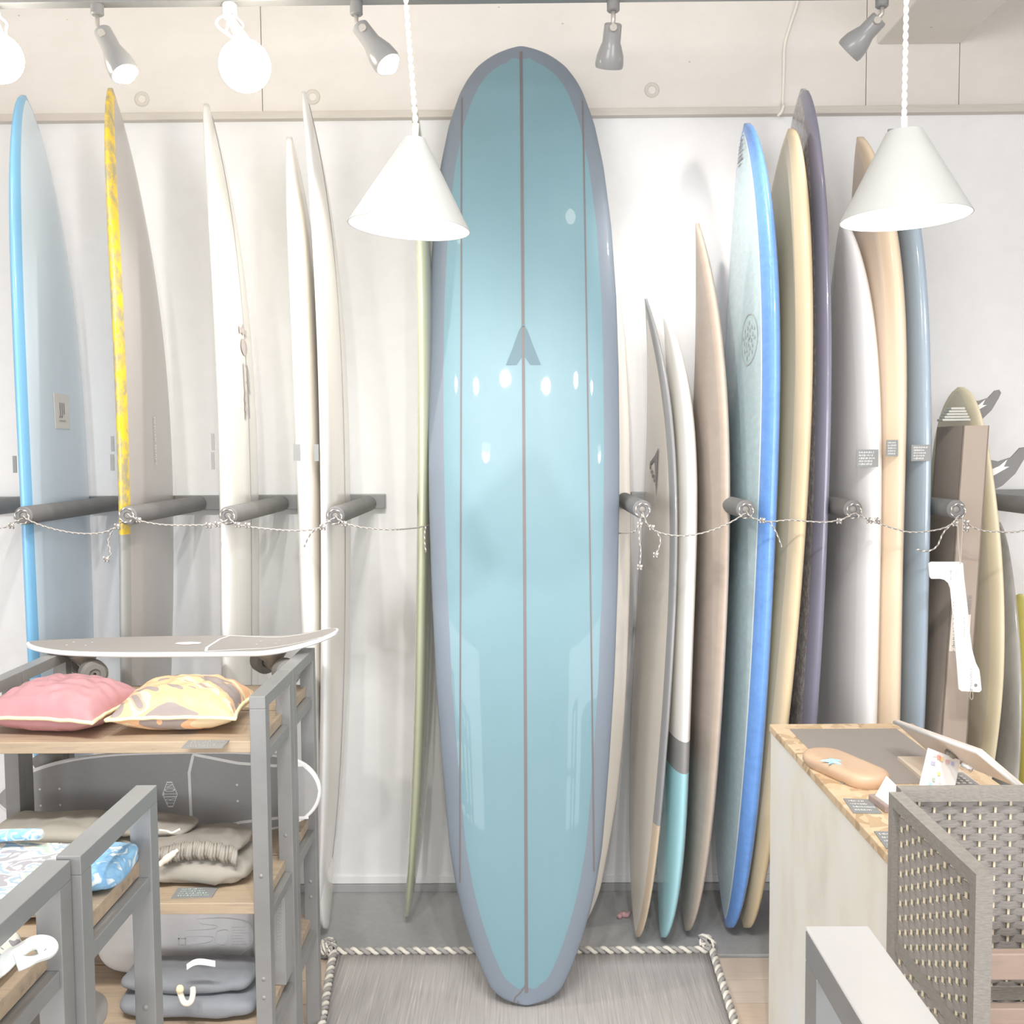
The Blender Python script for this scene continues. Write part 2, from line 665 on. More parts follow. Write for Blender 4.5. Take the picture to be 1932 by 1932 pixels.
# --- left side of the rack
L1 = edge_board('pale blue longboard at the far left with sky blue rail and small white sticker',
    (45, 180), [(14, 330), (22, 640), (32, 960), (50, 1280)], 'L',
    bmat('pale_blue_board', (208, 224, 246), (132, 186, 224), .03, rough=.28, coat=.4), k=-.10, ol=LONG)
q = L1.hit(115, 776, 1)
def face_fn(b, q, side, sy=1):
    return lambda a, c, t=0: b.at(q.y+a*sy, q.z+c, side, .0012+t)
f = face_fn(L1, q, 1)
cw, ch = .062, .052
o = link('sticker', MB().prism([(-cw, -ch), (cw, -ch), (cw, ch), (-cw, ch)], lambda a, c, t: f(a, c, t), .0, .001), mat('sticker_white', (228, 226, 220), .5), L1.root)
o['label'] = 'small white rectangular card with grey letters'
mb = MB()
put_text(mb, 'JJI', .05, lambda a, c: f(a, c+.006, .0018), 1.3)
scribble(mb, lambda a, c: f(a, c, .0018), -.03, .03, -.038, -.02, 1, 3, .4)
link('sticker_lettering', mb, text_dark, o)
tagbox(L1, 25, 860, 31, 892, 2.86, sc=False)

L2 = edge_board('dark grey longboard with mottled yellow tie-dye rail and white lettering, second from the left',
    (210, 166), [(195, 240), (200, 400), (209, 640), (217, 960), (223, 1280)], 'L',
    bmat('grey_yellow_board', (180, 176, 174), (236, 200, 70), .034, rough=.3, coat=.3, tie=((168, 160, 128), P(230, 1007, 2.83).z, (160, 160, 158))), k=-.09, ol=MAL, T=.055)
q = L2.hit(291, 832, 1)
f = face_fn(L2, q, 1)
mb = MB()
put_text(mb, 'FINGER SHAPE', .0225, lambda a, c: f(c*1.2, -a, .0012), 1.0)
link('lettering', mb, text_white, L2.root)['label'] = 'white vertical lettering FINGER SHAPE'
tagbox(L2, 210, 823, 215, 852, 2.86, sc=False)
tagbox(L2, 209, 857, 215, 888, 2.86, sc=False)

L3 = edge_board('glossy white longboard with thin dark centre line and purple grey logo, third from the left',
    (393, 195), [(379, 235), (390, 360), (401, 640), (407, 960), (413, 1280)], 'L',
    bmat('white_board_logo', (242, 238, 232), (248, 246, 236), .03, rough=.25, coat=.5), k=-.10, ol=MAL, T=.06)
L3.strip('stringer', text_dark, lambda v: 0.0, .004, .02, .985, 1)
mb = MB()
q = L3.hit(459, 655, 1)
f = face_fn(L3, q, 1)
mb.add([f(.052*math.cos(t*PI/12), .025*math.sin(t*PI/12), .001) for t in range(24)], [tuple(range(24))])
mb.add([f(a*1.2-.005, c+.052, .001) for a, c in ((-.05, -.02), (-.02, -.012), (0, -.018), (.02, -.012), (.05, -.02), (.05, .004), (.02, .0), (.012, .024), (0, .004), (-.02, 0), (-.05, .006))], [tuple(range(11))])
q = L3.hit(464, 735, 1)
f = face_fn(L3, q, 1)
for i, zc in enumerate((.06, .035, .01, -.02, -.045, -.07)):
    s_ = 1 if i < 3 else -1
    mb.add([f(a+.03*s_, c+zc, .001) for a, c in ((-.012-.01*s_, .016), (.016-.01*s_, .013), (.02+.02*s_, -.02), (-.002+.02*s_, -.02))], [(0, 1, 2, 3)])
    mb.add([f(a-.03*s_, c+zc, .001) for a, c in ((-.012, .016), (.006, .016), (.01, -.016), (-.008, -.014))], [(0, 1, 2, 3)])
link('logo', mb, mat('logo_mauve', (186, 178, 180), .5), L3.root)['label'] = 'purple grey oval and slanted strokes logo'
mb = MB()
for y0, y1 in ((818, 850), (853, 886)):
    tagbox(L3, 399, y0, 404, y1, 2.86, sc=False)

L4 = edge_board('narrow white surfboard whose edge shows left of the tallest white board',
    (548, 258), [(537, 300), (540, 420), (546, 640), (555, 960), (566, 1280)], 'L',
    bmat('white_board_plain', (236, 234, 226), (246, 245, 236), .03, rough=.25, coat=.5), k=-.06, ol=MAL, T=.068, W=.5)
tagbox(L4, 554, 838, 566, 869, 2.82, seed=4, sc=False)
L5 = edge_board('tallest white longboard on the left, pointed nose and fine centre line, beside the bare wall',
    (573, 172), [(572, 240), (579, 320), (588, 500), (595, 700), (599, 960), (601, 1280), (597, 1500)], 'L',
    bmat('white_board_tall', (235, 229, 223), (248, 246, 238), .03, rough=.28, coat=.4), k=-.055, ol=MAL, T=.05, tail=(602, 1762))
L5.strip('stringer', text_dark, lambda v: -.0, .003, .02, .985, 1)
tagbox(L5, 593, 838, 601, 870, 2.82, sc=False)

# olive board, almost edge-on, left of the big blue longboard
G = edge_board('olive green glossy surfboard seen edge-on between the hanging lamp and the big blue longboard',
    (780, 186), [(781, 420), (783, 640), (782, 960), (780, 1200), (768, 1600)], 'L',
    bmat('olive_board', (176, 180, 160), (188, 192, 166), .02, rough=.18, coat=.8), Yn=3.12, Yt=3.13, W=.40, T=.05, tail=(768, 1762), ol=MAL)

# --- right side of the rack
R1 = edge_board('cream shortboard with dark grey rail and dark leaf logo, right of the blue longboard',
    (1216, 563), [(1241, 620), (1262, 700), (1274, 800), (1279, 960), (1277, 1280), (1262, 1450), (1237, 1640)], 'R',
    bmat('cream_dark_rail', (224, 217, 207), (150, 151, 153), .034, rough=.3, coat=.3, bump=.25, tie=((150, 151, 153), P(1240, 1575, 2.8).z, (206, 188, 166))), Yn=3.29, Yt=3.0, W=.47, T=.036, tail=(1203, 1750), ol=SHORT, k=-.10)
q = R1.hit(1243, 890, -1)
f = face_fn(R1, q, -1)
mb = MB()
mb.add([f(a, c, .001) for a, c in ((-.05, .075), (-.035, .06), (.055, .03), (.06, .015), (-.005, .035), (-.02, .0), (-.05, -.08))], [(0, 1, 2, 3, 4), (0, 4, 5, 6)])
for i in range(9):
    a0, c0 = .045-.02*(i % 3)-.006*i, .012-.0125*(i//3)-.013*(i % 3)
    mb.add([f(a0+a, c0+c, .001) for a, c in ((0, .006), (.016, .002), (.006, -.007), (-.006, -.004))], [(0, 1, 2, 3)])
link('leaf_logo', mb, text_dark, R1.root)['label'] = 'dark leaf-shaped logo'

R2 = edge_board('white shortboard with black band and light blue tail, beside the brown board',
    (1250, 594), [(1272, 620), (1292, 660), (1306, 730), (1315, 840), (1320, 960), (1320, 1100), (1316, 1260), (1309, 1420), (1296, 1600), (1278, 1710)], 'R',
    bmat('white_black_blue', (246, 243, 234), rough=.25, coat=.5,
         zs=[(P(1300, 1394, 2.9).z, (150, 150, 150)), (P(1300, 1452, 2.9).z, (172, 218, 228))]),
    Yn=3.27, Yt=3.0, W=.47, T=.06, tail=(1252, 1762), ol=FISH, k=-.02)

R3 = edge_board('matt brown wood-toned surfboard with pointed nose, left of the blue railed board',
    (1311, 421), [(1333, 460), (1350, 530), (1365, 610), (1375, 720), (1381, 900), (1381, 1050), (1377, 1280), (1364, 1450), (1340, 1610), (1318, 1700)], 'R',
    bmat('brown_matt', (180, 170, 162), (190, 176, 164), .025, rough=.6, var=.05, vscale=6, vstretch=(2, 2, 6)),
    Yn=3.2, Yt=3.04, W=.50, T=.05, tail=(1300, 1755), ol=SHORT, k=-.05)

R4 = edge_board('pale blue textured foam longboard with vivid blue rail, white pinline and round emblem',
    (1405, 233), [(1432, 260), (1455, 310), (1468, 400), (1476, 520), (1480, 640), (1480, 800), (1478, 960), (1472, 1100), (1462, 1280), (1441, 1500), (1418, 1650)], 'R',
    bmat('pale_blue_foam', (186, 207, 214), (116, 160, 226), .05, line=((226, 236, 240), .007), rough=.32, coat=.4, var=.07, vscale=30, vstretch=(1, 1, 2.0), bump=.5),
    W=.56, T=.075, tail=(1376, 1764), ol=LONG, k=-.04, Yn=3.08)
mb = MB()
q = R4.hit(1413, 640, -1)
f = face_fn(R4, q, -1)
for i in range(40):
    t0, t1 = i/40*2*PI, (i+1)/40*2*PI
    mb.add([f(r_*math.cos(t_), r_*math.sin(t_), .001) for r_, t_ in ((.07, t0), (.074, t0), (.074, t1), (.07, t1))], [(0, 1, 2, 3)])
for i in range(24):
    a, r_ = i*2.4, .012*math.sqrt(i)
    mb.add([f(r_*math.cos(a)+x, r_*math.sin(a)*.9+y, .001) for x, y in ((0, .008), (.008, -.004), (-.006, -.006))], [(0, 1, 2)])
link('round_emblem', mb, mat('emblem_grey', (176, 182, 182), .5), R4.root)
mb = MB()
q = R4.hit(1397, 290, -1)
f = face_fn(R4, q, -1)
scribble(mb, lambda a, c: f(c*2.4, -a, .001), -.05, .05, -.015, .015, 1, 9, 1.0)
link('nose_lettering', mb, text_dark, R4.root)

R5 = edge_board('cream yellow longboard with round nose, between the blue railed and the purple boards',
    (1485, 243), [(1512, 265), (1524, 300), (1535, 380), (1538, 450), (1539, 700), (1534, 900), (1525, 1100), (1512, 1280), (1490, 1440), (1460, 1600), (1435, 1690)], 'R',
    bmat('cream_yellow', (214, 200, 176), (242, 222, 186), .05, g=.76, rough=.4, coat=.1), W=.56, T=.07, tail=(1412, 1768), ol=LONG, k=-.05, Yn=3.05)

R6 = edge_board('tall purple longboard with grey glitter deck, rising above the wall trim',
    (1513, 168), [(1531, 185), (1548, 235), (1558, 310), (1569, 420), (1576, 560), (1578, 700), (1577, 850), (1571, 1000), (1561, 1200), (1550, 1365)], 'R',
    bmat('purple_glitter', (172, 168, 172), (158, 158, 180), .045, g=.62, rough=.2, coat=.7, glitter=((208, 206, 208), 90)),
    W=.56, T=.065, ol=LONG, k=-.04, Yn=3.13, Yt=3.08)

R7 = edge_board('white surfboard with black price tag on its edge, right of the purple board',
    (1590, 420), [(1613, 450), (1636, 500), (1656, 600), (1666, 700), (1672, 800), (1675, 960), (1673, 1100), (1668, 1280), (1664, 1365)], 'R',
    bmat('white_right', (232, 230, 228), (246, 240, 238), .06, rough=.25, coat=.5), W=.54, T=.088, ol=MAL, k=.02)
tagbox(R7, 1615, 848, 1657, 881, 2.795, seed=11)

R8 = edge_board('peach cream longboard half hidden behind the right hanging lamp',
    (1622, 258), [(1706, 450), (1714, 560), (1717, 640), (1719, 800), (1718, 960), (1716, 1100), (1712, 1280), (1705, 1365)], 'R',
    bmat('peach_cream', (230, 212, 194), (240, 220, 194), .05, g=.9, rough=.35, coat=.2), W=.56, T=.08, ol=MAL, k=.0)
tagbox(R8, 1672, 830, 1694, 861, 2.79, seed=12)

R9 = edge_board('grey blue glossy longboard beside the cardboard carton',
    (1680, 243), [(1746, 430), (1756, 560), (1763, 700), (1766, 850), (1765, 1000), (1761, 1150), (1752, 1365)], 'R',
    bmat('grey_blue', (184, 196, 206), (180, 198, 214), .05, g=.78, rough=.16, coat=.9, bump=.12), W=.55, T=.07, ol=MAL, k=.02)
tagbox(R9, 1719, 839, 1755, 870, 2.795, seed=13)

# cream shortboard stored tail-up behind the carton
S = edge_board('cream shortboard stored upside down with dark fins, behind the cardboard carton',
    (1812, 730), [(1858, 800), (1871, 870), (1886, 960), (1895, 1050), (1899, 1200), (1894, 1350), (1880, 1430)], 'R',
    bmat('cream_short', (216, 208, 188), (226, 216, 188), .04, rough=.4), W=.44, T=.05, Yn=3.12, Yt=3.02, ol=outline(2.2, 1.5, 1.9, 1.15, .52, nose_min=.28), k=-.10, tmin=.35)
def fin(px, py, s, rake):
    q = PX(px, py, 1.40)
    v = S.v_of(q.z)
    c = S.pt(v, -.35 if rake else .1, 1, -.004)
    prof = [(0, -.055), (.03, -.05), (.06, -.035), (.09, -.005), (.112, .035), (.118, .05), (.112, .06), (.1, .058), (.08, .035), (.05, .025), (.025, .03), (0, .045)]
    o = link('fin', MB().prism([(a*s, b*s) for a, b in prof], lambda a, b, t: c+Vector((a, t-.1*a, b)), -.004, .004), mat('fin_dark', (128, 127, 127), .4), S.root)
    o['label'] = 'dark grey fin with a pale star-like mark'
    st = [(.02, -.02), (.045, -.006), (.075, .012), (.062, .012), (.07, .03), (.052, .014), (.03, .004), (.018, .012), (.026, -.002)]
    link('fin_mark', MB().prism([(a*s, b*s) for a, b in st], lambda a, b, t: c+Vector((a, t-.1*a, b)), -.0052, -.0045), text_white, o)
fin(1846, 772, .95, False)
fin(1878, 890, 1.2, True)
c = P(1800, 787, 2.95)
mb = MB()
for i in range(5):
    mb.box((c.x-.045+.006*i, 2.92+.0*i, c.z-.012+.008*i), (c.x+  .035-.004*i, 2.96, c.z-.005+.008*i), b=.002)
pad = link('traction_pad', mb, mat('pad_grey', (196, 196, 188), .7), S.root)
pad['kind'] = 'stuff'
q = P(1792, 760, 3.1)
f = lambda a, b, t: Vector((q.x+a, 3.06+t, q.z+b))

S2 = edge_board('black and grey marbled surfboard leaning low at the right edge of the frame',
    (1884, 985), [(1907, 1060), (1920, 1140), (1928, 1220), (1930, 1300), (1929, 1400)], 'R',
    bmat('marbled_grey', (176, 174, 170), (176, 174, 170), .04, rough=.15, coat=.9, var=.25, vscale=4, vstretch=(2, 2, 1)), Yn=3.22, Yt=3.06, W=.44, T=.045, ol=MAL, k=-.08)
S3 = edge_board('yellow surfboard edge at the extreme right beyond the marbled board',
    (1926, 1120), [(1944, 1200), (1952, 1300), (1954, 1400)], 'R',
    bmat('yellow_board', (226, 216, 130), rough=.3, coat=.4), Yn=3.22, Yt=3.06, W=.40, T=.05, ol=MAL, k=-.05)

# --- white board lying flat behind the big longboard
def flat_board(name, label, cat, table, Yfun, xc, T, material, H, z0, rocker=.0):
    zz = np.array([p[0] for p in table])
    ww = np.array([p[1] for p in table])
    cc = np.array([p[2] for p in table])
    o_ = np.argsort(zz)
    zz, ww, cc = zz[o_], ww[o_], cc[o_]
    W = ww.max()*2
    ccf = np.polyfit(zz, cc, 2)
    def ol(v):
        z = z0+(H-z0)*v
        # smooth interpolation of the squared width keeps the tips round
        return float(np.sqrt(max(0, np.interp(z, zz, ww**2))))/(W/2)
    root = thing('surfboard', label, cat, (float(np.polyval(ccf, z0)), Yfun(0), .008))
    def c(v):
        z = z0+(H-z0)*v
        return Vector((float(np.polyval(ccf, z)), Yfun(v), z))
    sl = (Yfun(1)-Yfun(0))/(H-z0)
    b = Board(root, W, T, H, c, Vector((1, 0, 0)), Vector((0, -1, sl)), ol, z0)
    b.xc = ccf
    return b

mainw = [(90, 0), (96, 33), (103, 50), (114, 68), (127, 84), (150, 102), (175, 116), (238, 138), (315, 154), (430, 168), (563, 176.5), (700, 180), (830, 180.5), (960, 179.5), (1100, 176), (1280, 168.5), (1450, 157), (1600, 144), (1671, 132), (1724, 119.5), (1776, 104), (1821, 87), (1862, 68), (1876, 55), (1886, 40), (1893, 18), (1895, 0)]
YB0, YB1 = 2.648, 3.19
HM = P(983, 90, YB1).z
Zm0 = .022
def ym(v):
    return YB0+(YB1-YB0)*v
tab = []
for py, hwp in mainw:
    cxp = 983+(993-983)*min(1, max(0, (py-90)/1500))
    Y = 3.0
    for _ in range(8):
        q = P(cxp, py, Y)
        Y = ym((q.z-Zm0)/(HM-Zm0))
    e = P(cxp+hwp, py, Y)
    tab.append((q.z, e.x-q.x, q.x))
Zm0 = tab[-1][0]
MBd = flat_board('surfboard', 'big teal blue longboard with blue-grey border standing in the middle on the rug', 'surfboard', tab, ym, 0, .072, None, HM, Zm0)
t = NT('teal_longboard')
uv = t.n('ShaderNodeUVMap')
uv.uv_map = 'edge'
sep = t.n('ShaderNodeSeparateXYZ')
t.l(uv.outputs[0], sep.inputs[0])
n = t.noise(t.coord('Object', (1, 1, .8)), 2.5, 5, .6)
teal = t.ramp(n, [(.3, base((148, 188, 200), .55)), (.7, base((156, 196, 210), .55))])
n2 = t.noise(t.coord('Object', (1, 1, .4)), 5, 4)
rail = t.ramp(n2, [(.3, base((152, 163, 176), .58)), (.7, base((158, 171, 186), .58))])
msk = t.n('ShaderNodeMapRange')
msk.inputs['From Min'].default_value = .0455
msk.inputs['From Max'].default_value = .0475
t.l(sep.outputs[0], msk.inputs[0])
t.l(t.mix(msk.outputs[0], rail, teal), t.p.inputs['Base Color'])
t.p.inputs['Roughness'].default_value = .4
t.p.inputs['Coat Weight'].default_value = .22
t.p.inputs['Coat Roughness'].default_value = .03
nb = t.noise(t.coord('Object', (1, 1, .7)), 7, 2)
t.bump(nb, .12, .004)
# finer grid so that the border follows the outline, incl. the round tips
mb = MB()
rings, uvs = [], []
b = MBd
zt = np.array([p[0] for p in tab])
outline_pts = []
for i in range(161):
    v = i/160
    outline_pts.append((b.hw(v), v*(HM-Zm0)))
op = np.array([(a, z) for a, z in outline_pts]+[(-a, z) for a, z in outline_pts])
nv, nr = 150, 64
for i in range(nv+1):
    u = i/nv
    v = min(max(.5-.5*math.cos(PI*u), .0003), .9997)
    r = []
    for k in range(nr):
        th = 2*PI*k/nr
        cx, sx = math.cos(th), math.sin(th)
        sg = math.copysign(abs(cx)**(2/3), cx)
        # even out the spacing across the flat
        r.append(b.c(v)+b.d*(b.hw(v)*sg)+b.n*(b.ht(v)*sx))
        x, z = b.hw(v)*sg, v*(HM-Zm0)
        dd = float(np.sqrt(((op[:, 0]-x)**2+(op[:, 1]-z)**2).min()))
        uvs.append((dd, z))
    rings.append(r)
mb.rings(rings)
mb.uv = uvs
link('board_body', mb, t.m, b.root, True)
str_m = mat('stringer_brown', (150, 142, 144), .5, g=.55)
def sgx(xpx):
    def f_(v):
        X = xpx
        return X/max(b.hw(v), .01)
    return f_
b.strip('stringer', str_m, lambda v: 0, .0085, .012, .993, 1, .0012, 80)
for px0 in (-114.5, 117.5):
    x = px0/1932*3.02
    lo = next(i/400 for i in range(400) if b.hw(i/400) > abs(x)+.012)
    hi = next(i/400 for i in range(400, 0, -1) if b.hw(i/400) > abs(x)+.012)
    b.strip('stringer', str_m, sgx(x), .0045, lo, hi, 1, .0012, 80)
# faint triangular logo and little tail curl
def mfn(a, c):
    v = b.v_of(c)
    cx = b.c(v)
    return b.pt(v, (a)/b.hw(v), 1, .0012)
q = P(988, 665, 3.04)
mb = MB()
mb.add([mfn(a, q.z+z) for a, z in ((-.05, -.05), (-.02, -.05), (0, -.02), (.02, -.05), (.05, -.05), (.03, .0), (.012, .05), (0, .07), (-.012, .05), (-.03, 0))], [(0, 1, 2, 9), (2, 3, 4, 5), (9, 2, 5, 6, 7, 8)])
link('triangle_logo', mb, mat('faint_logo', (112, 140, 152), .5, g=.75), b.root)['label'] = 'faint dark triangular logo on the centre stringer'
q = P(975, 1838, 2.77)
mb = MB()
pts = [(0, .05), (-.004, .03), (-.018, .012), (-.03, .002), (-.034, -.012), (-.028, -.02), (-.021, -.013), (-.024, -.007)]
for (a0, c0), (a1, c1) in zip(pts[:-1], pts[1:]):
    n_ = Vector((c1-c0, a0-a1)).normalized()*.0018
    mb.add([mfn(a0+n_.x, q.z+c0+n_.y), mfn(a0-n_.x, q.z+c0-n_.y), mfn(a1-n_.x, q.z+c1-n_.y), mfn(a1+n_.x, q.z+c1+n_.y)], [(0, 1, 2, 3)])
link('signature_curl', mb, str_m, b.root)

# R0 behind it
r0 = [(300, 0), (310, 6), (340, 30), (400, 60), (500, 90), (640, 108), (800, 116), (960, 118), (1100, 117), (1280, 111), (1400, 103), (1500, 93), (1600, 76), (1680, 60), (1740, 34), (1760, 0)]
tab0 = []
def y0f(v):
    return 3.10+(3.29-3.10)*v
H0 = P(1150, 300, 3.29).z
for py, hwp in r0:
    Y = 3.2
    for _ in range(6):
        q = P(1072, py, Y)
        Y = y0f((q.z-.02)/(H0-.02))
    e = P(1072+hwp, py, Y)
    tab0.append((q.z, e.x-q.x, q.x))
tab0[-1] = (.02, 0, tab0[-1][2])
R0 = flat_board('surfboard', 'white glossy surfboard mostly hidden behind the right edge of the big blue longboard', 'surfboard', tab0, y0f, 0, .06, None, H0, .02)
link('board_body', R0.mesh(), bmat('white_behind', (236, 230, 222), rough=.2, coat=.8), R0.root, True)

# ------------------------------------------------------------------ wall rack: bars and pegs
PYF = 2.73
fronts_l = [-155, 43, 240, 430, 632]
fronts_r = [1212, 1407, 1610, 1805, 2003]
def wall_rack(label, fronts, x0, x1):
    zc = P(700, 946, WY-.02).z if fronts[0] < 900 else P(1200, 942, WY-.02).z
    root = thing('board_rack', label, 'rack', ((x0+x1)/2, WY-.02, zc))
    link('wall_bar', MB().box((x0, WY-.035, zc-.024), (x1, WY, zc+.024), b=.003), black, root)
    out = []
    for px in fronts:
        y = 973 if px < 900 else 961
        c = P(px, y, PYF)
        M = Matrix.Translation((c.x, PYF, c.z)) @ Matrix.Rotation(-PI/2, 4, 'X')
        L = WY-.035-PYF
        link('peg', MB().lathe([(.009, .004), (.010, 0), (.021, 0), (.025, .004), (.025, L), (.0, L)], M, 24), dark_rubber, root, True, auto=40)
        link('peg_cap', MB().lathe([(0, .002), (.008, .002), (.010, .005)], M, 16), mat('cap_ring', (170, 166, 162), .5, g=.7), root, True)
        out.append(c)
    return out
pl_ = wall_rack('black steel wall rack with padded pegs for the boards on the left', fronts_l, P(-330, 946, WY).x, P(729, 946, WY).x)
pr_ = wall_rack('black steel wall rack with padded pegs for the boards on the right', fronts_r, P(1188, 942, WY).x, P(2200, 942, WY).x)

# ------------------------------------------------------------------ paracord along the pegs
t = NT('flecked_cord')
uvn = t.n('ShaderNodeUVMap')
uvn.uv_map = 'edge'
sp_ = t.n('ShaderNodeSeparateXYZ')
t.l(uvn.outputs[0], sp_.inputs[0])
s1 = t.math('FRACT', t.math('MULTIPLY', sp_.outputs[1], 62.0))
s2 = t.math('GREATER_THAN', s1, .64)
t.l(t.mix(s2, base((136, 132, 130)), base((222, 218, 210))), t.p.inputs['Base Color'])
t.p.inputs['Roughness'].default_value = .8
cord_m = t.m
def cord_mesh(pts, r=.0022, k=8):
    pts = crom([Vector(p) for p in pts], k)
    mb = MB().tube(pts, r, 6)
    L, uvs = 0, []
    for i, p in enumerate(pts):
        if i:
            L += (p-pts[i-1]).length
        uvs += [(i2/6, L+i2/6/62.0) for i2 in range(6)]
    mb.uv = uvs
    return mb
def knot(c, r, seed):
    rr = random.Random(seed)
    pts = []
    for i in range(9):
        a = i*2.2
        pts.append(Vector(c)+Vector((math.cos(a)*r, -abs(math.sin(a*.7))*r*.6, math.sin(a*1.3)*r)))
    return cord_mesh(pts, .0024, 5)
def cord_span(label, px_pts, tails=(), knots=(), loops=()):
    pts = [P(*p) for p in px_pts]
    root = thing('safety_cord', label, 'cord', pts[0], 'flecked safety cords across the surfboards')
    link('cord', cord_mesh(pts), cord_m, root, True)
    for tl in tails:
        link('cord_tail', cord_mesh([P(*p) for p in tl]), cord_m, root, True)
    for i, (kx, ky, kY) in enumerate(knots):
        link('knot', knot(P(kx, ky, kY), .007, i+len(label)), cord_m, root, True)
    for (kx, ky, kY) in loops:
        c = P(kx, ky, kY)
        link('peg_loop', cord_mesh([c+Vector((math.cos(a)*.019, -.006, math.sin(a)*.019)) for a in [i*PI/5 for i in range(11)]]), cord_m, root, True)
yr = 2.715
cord_span('flecked cord end at the left edge of the photo tied to the leftmost peg', [(-60, 990, yr), (-10, 996, yr), (12, 994, yr), (30, 984, yr), (43, 978, yr)], knots=[(22, 992, yr)])
cord_span('flecked cord sagging from the leftmost peg across to the yellow railed board', [(43, 974, yr), (60, 984, yr), (90, 995, yr), (130, 1004, yr), (170, 1007, yr), (200, 1003, yr), (218, 994, yr), (232, 982, yr)],
    tails=[[(212, 1000, yr), (204, 1020, yr), (207, 1036, yr), (208, 1046, yr), (201, 1055, yr)]], knots=[(222, 993, yr), (201, 1055, yr)], loops=[(43, 975, yr+.02)])
cord_span('flecked cord sagging from the second peg to the third peg beneath the black pegs', [(240, 970, yr), (255, 978, yr), (275, 985, yr), (310, 990, yr), (350, 991, yr), (390, 990, yr), (412, 988, yr), (430, 980, yr)], knots=[(262, 981, yr), (394, 991, yr), (411, 989, yr)], loops=[(240, 972, yr+.02)])
cord_span('flecked cord sagging from the third peg past the white boards with a loose tail', [(430, 974, yr), (445, 988, yr), (480, 995, yr), (530, 1000, yr), (570, 1001, yr), (598, 997, yr), (618, 985, yr), (632, 976, yr)],
    tails=[[(600, 997, yr), (588, 1005, yr), (580, 1018, yr), (574, 1032, yr)]], knots=[(449, 990, yr), (468, 991, yr), (609, 995, yr)], loops=[(430, 974, yr+.02)])
cord_span('flecked cord running from the fourth peg to behind the left rail of the blue longboard', [(632, 974, yr), (645, 984, yr), (668, 992, yr), (700, 997, yr), (745, 999, yr), (785, 996, 2.86), (800, 993, 2.915), (830, 990, 3.03), (900, 988, 3.06)],
    tails=[[(803, 994, 2.915), (801, 1010, 2.9), (802, 1030, 2.9), (804, 1042, 2.9)]], knots=[(650, 988, yr)], loops=[(632, 975, yr+.02)])
cord_span('flecked cord from behind the blue longboard to the first peg on its right', [(1080, 1000, 3.06), (1130, 1004, 3.03), (1168, 1006, 2.93), (1185, 1005, 2.77), (1200, 1000, yr), (1212, 970, yr)],
    tails=[[(1210, 985, yr), (1206, 1010, yr), (1209, 1040, yr), (1207, 1070, yr)]], knots=[(1207, 990, yr), (1207, 1070, yr)], loops=[(1212, 963, yr+.02)])
cord_span('flecked cord crossing the cream and white shortboards and the brown board on the right', [(1212, 966, yr), (1222, 990, yr), (1240, 1003, yr), (1270, 1010, yr), (1300, 1010, yr), (1335, 1003, yr), (1375, 987, yr), (1407, 968, yr)],
    tails=[[(1238, 1002, yr), (1246, 1018, yr), (1243, 1034, yr), (1237, 1046, yr)]], knots=[(1230, 995, yr), (1237, 1047, yr)])
cord_span('flecked cord over the blue railed, cream and purple boards with one hanging tail', [(1407, 964, yr), (1420, 977, yr), (1450, 984, yr), (1490, 981, yr), (1530, 984, yr), (1560, 985, yr), (1590, 979, yr), (1612, 968, yr)],
    tails=[[(1452, 984, yr), (1462, 1000, yr), (1470, 1018, yr), (1475, 1032, yr)]], knots=[(1438, 982, yr), (1583, 983, yr)], loops=[(1407, 964, yr+.02), (1610, 964, yr+.02)])
cord_span('flecked cord across the white, peach and grey blue boards with a curled tail', [(1612, 968, yr), (1630, 976, yr), (1650, 985, yr), (1690, 998, yr), (1718, 1004, yr), (1760, 1001, yr), (1790, 992, yr), (1810, 972, yr)],
    tails=[[(1800, 985, yr), (1780, 1005, yr), (1768, 1030, yr), (1750, 1040, yr), (1729, 1036, yr)]], knots=[(1640, 982, yr), (1655, 982, yr), (1802, 988, yr)], loops=[(1806, 964, yr+.02)])
cord_span('flecked cord leaving the carton towards the right edge of the photo', [(1812, 975, yr), (1824, 988, yr), (1850, 1000, yr), (1880, 1003, yr), (1930, 1001, yr), (2000, 970, yr)], knots=[(1822, 986, yr), (1822, 998, yr)])

# ------------------------------------------------------------------ carton and hanging template
card = mat('brown_cardboard', (206, 191, 178), .8, g=.66, var=.04, scale=6, stretch=(1, 1, .2))
ztop = P(1818, 803, 2.88).z
A0, A1 = Vector((1.085, 2.70, .01)), Vector((P(1818, 803, 2.88).x, 2.88, ztop))
root = thing('cardboard_carton', 'tall open brown cardboard carton leaning among the surfboards on the right', 'box', (A0.x+.04, A0.y+.1, .008))
def cart(a, d, z):
    t_ = (z-A0.z)/(A1.z-A0.z)
    c = A0.lerp(A1, t_)
    return Vector((c.x+a+d*.02, c.y+d+.015*a, z))
wd = P(1867, 807, 2.88).x-P(1818, 803, 2.88).x
dp = .19
mb = MB()
th = .004
for (a0, a1, d0, d1) in ((0, wd, 0, th), (0, wd, dp-th, dp), (0, th, 0, dp), (wd-th, wd, 0, dp)):
    vv = [cart(a, d, z) for z in (A0.z, A1.z) for a, d in ((a0, d0), (a1, d0), (a1, d1), (a0, d1))]
    mb.add(vv, [(0, 3, 2, 1), (4, 5, 6, 7), (0, 1, 5, 4), (1, 2, 6, 5), (2, 3, 7, 6), (3, 0, 4, 7)])
link('carton_body', mb, card, root)['kind'] = 'stuff'
q0 = P(1812, 1198, 2.78)
lz0, lz1 = q0.z-.05, q0.z+.05
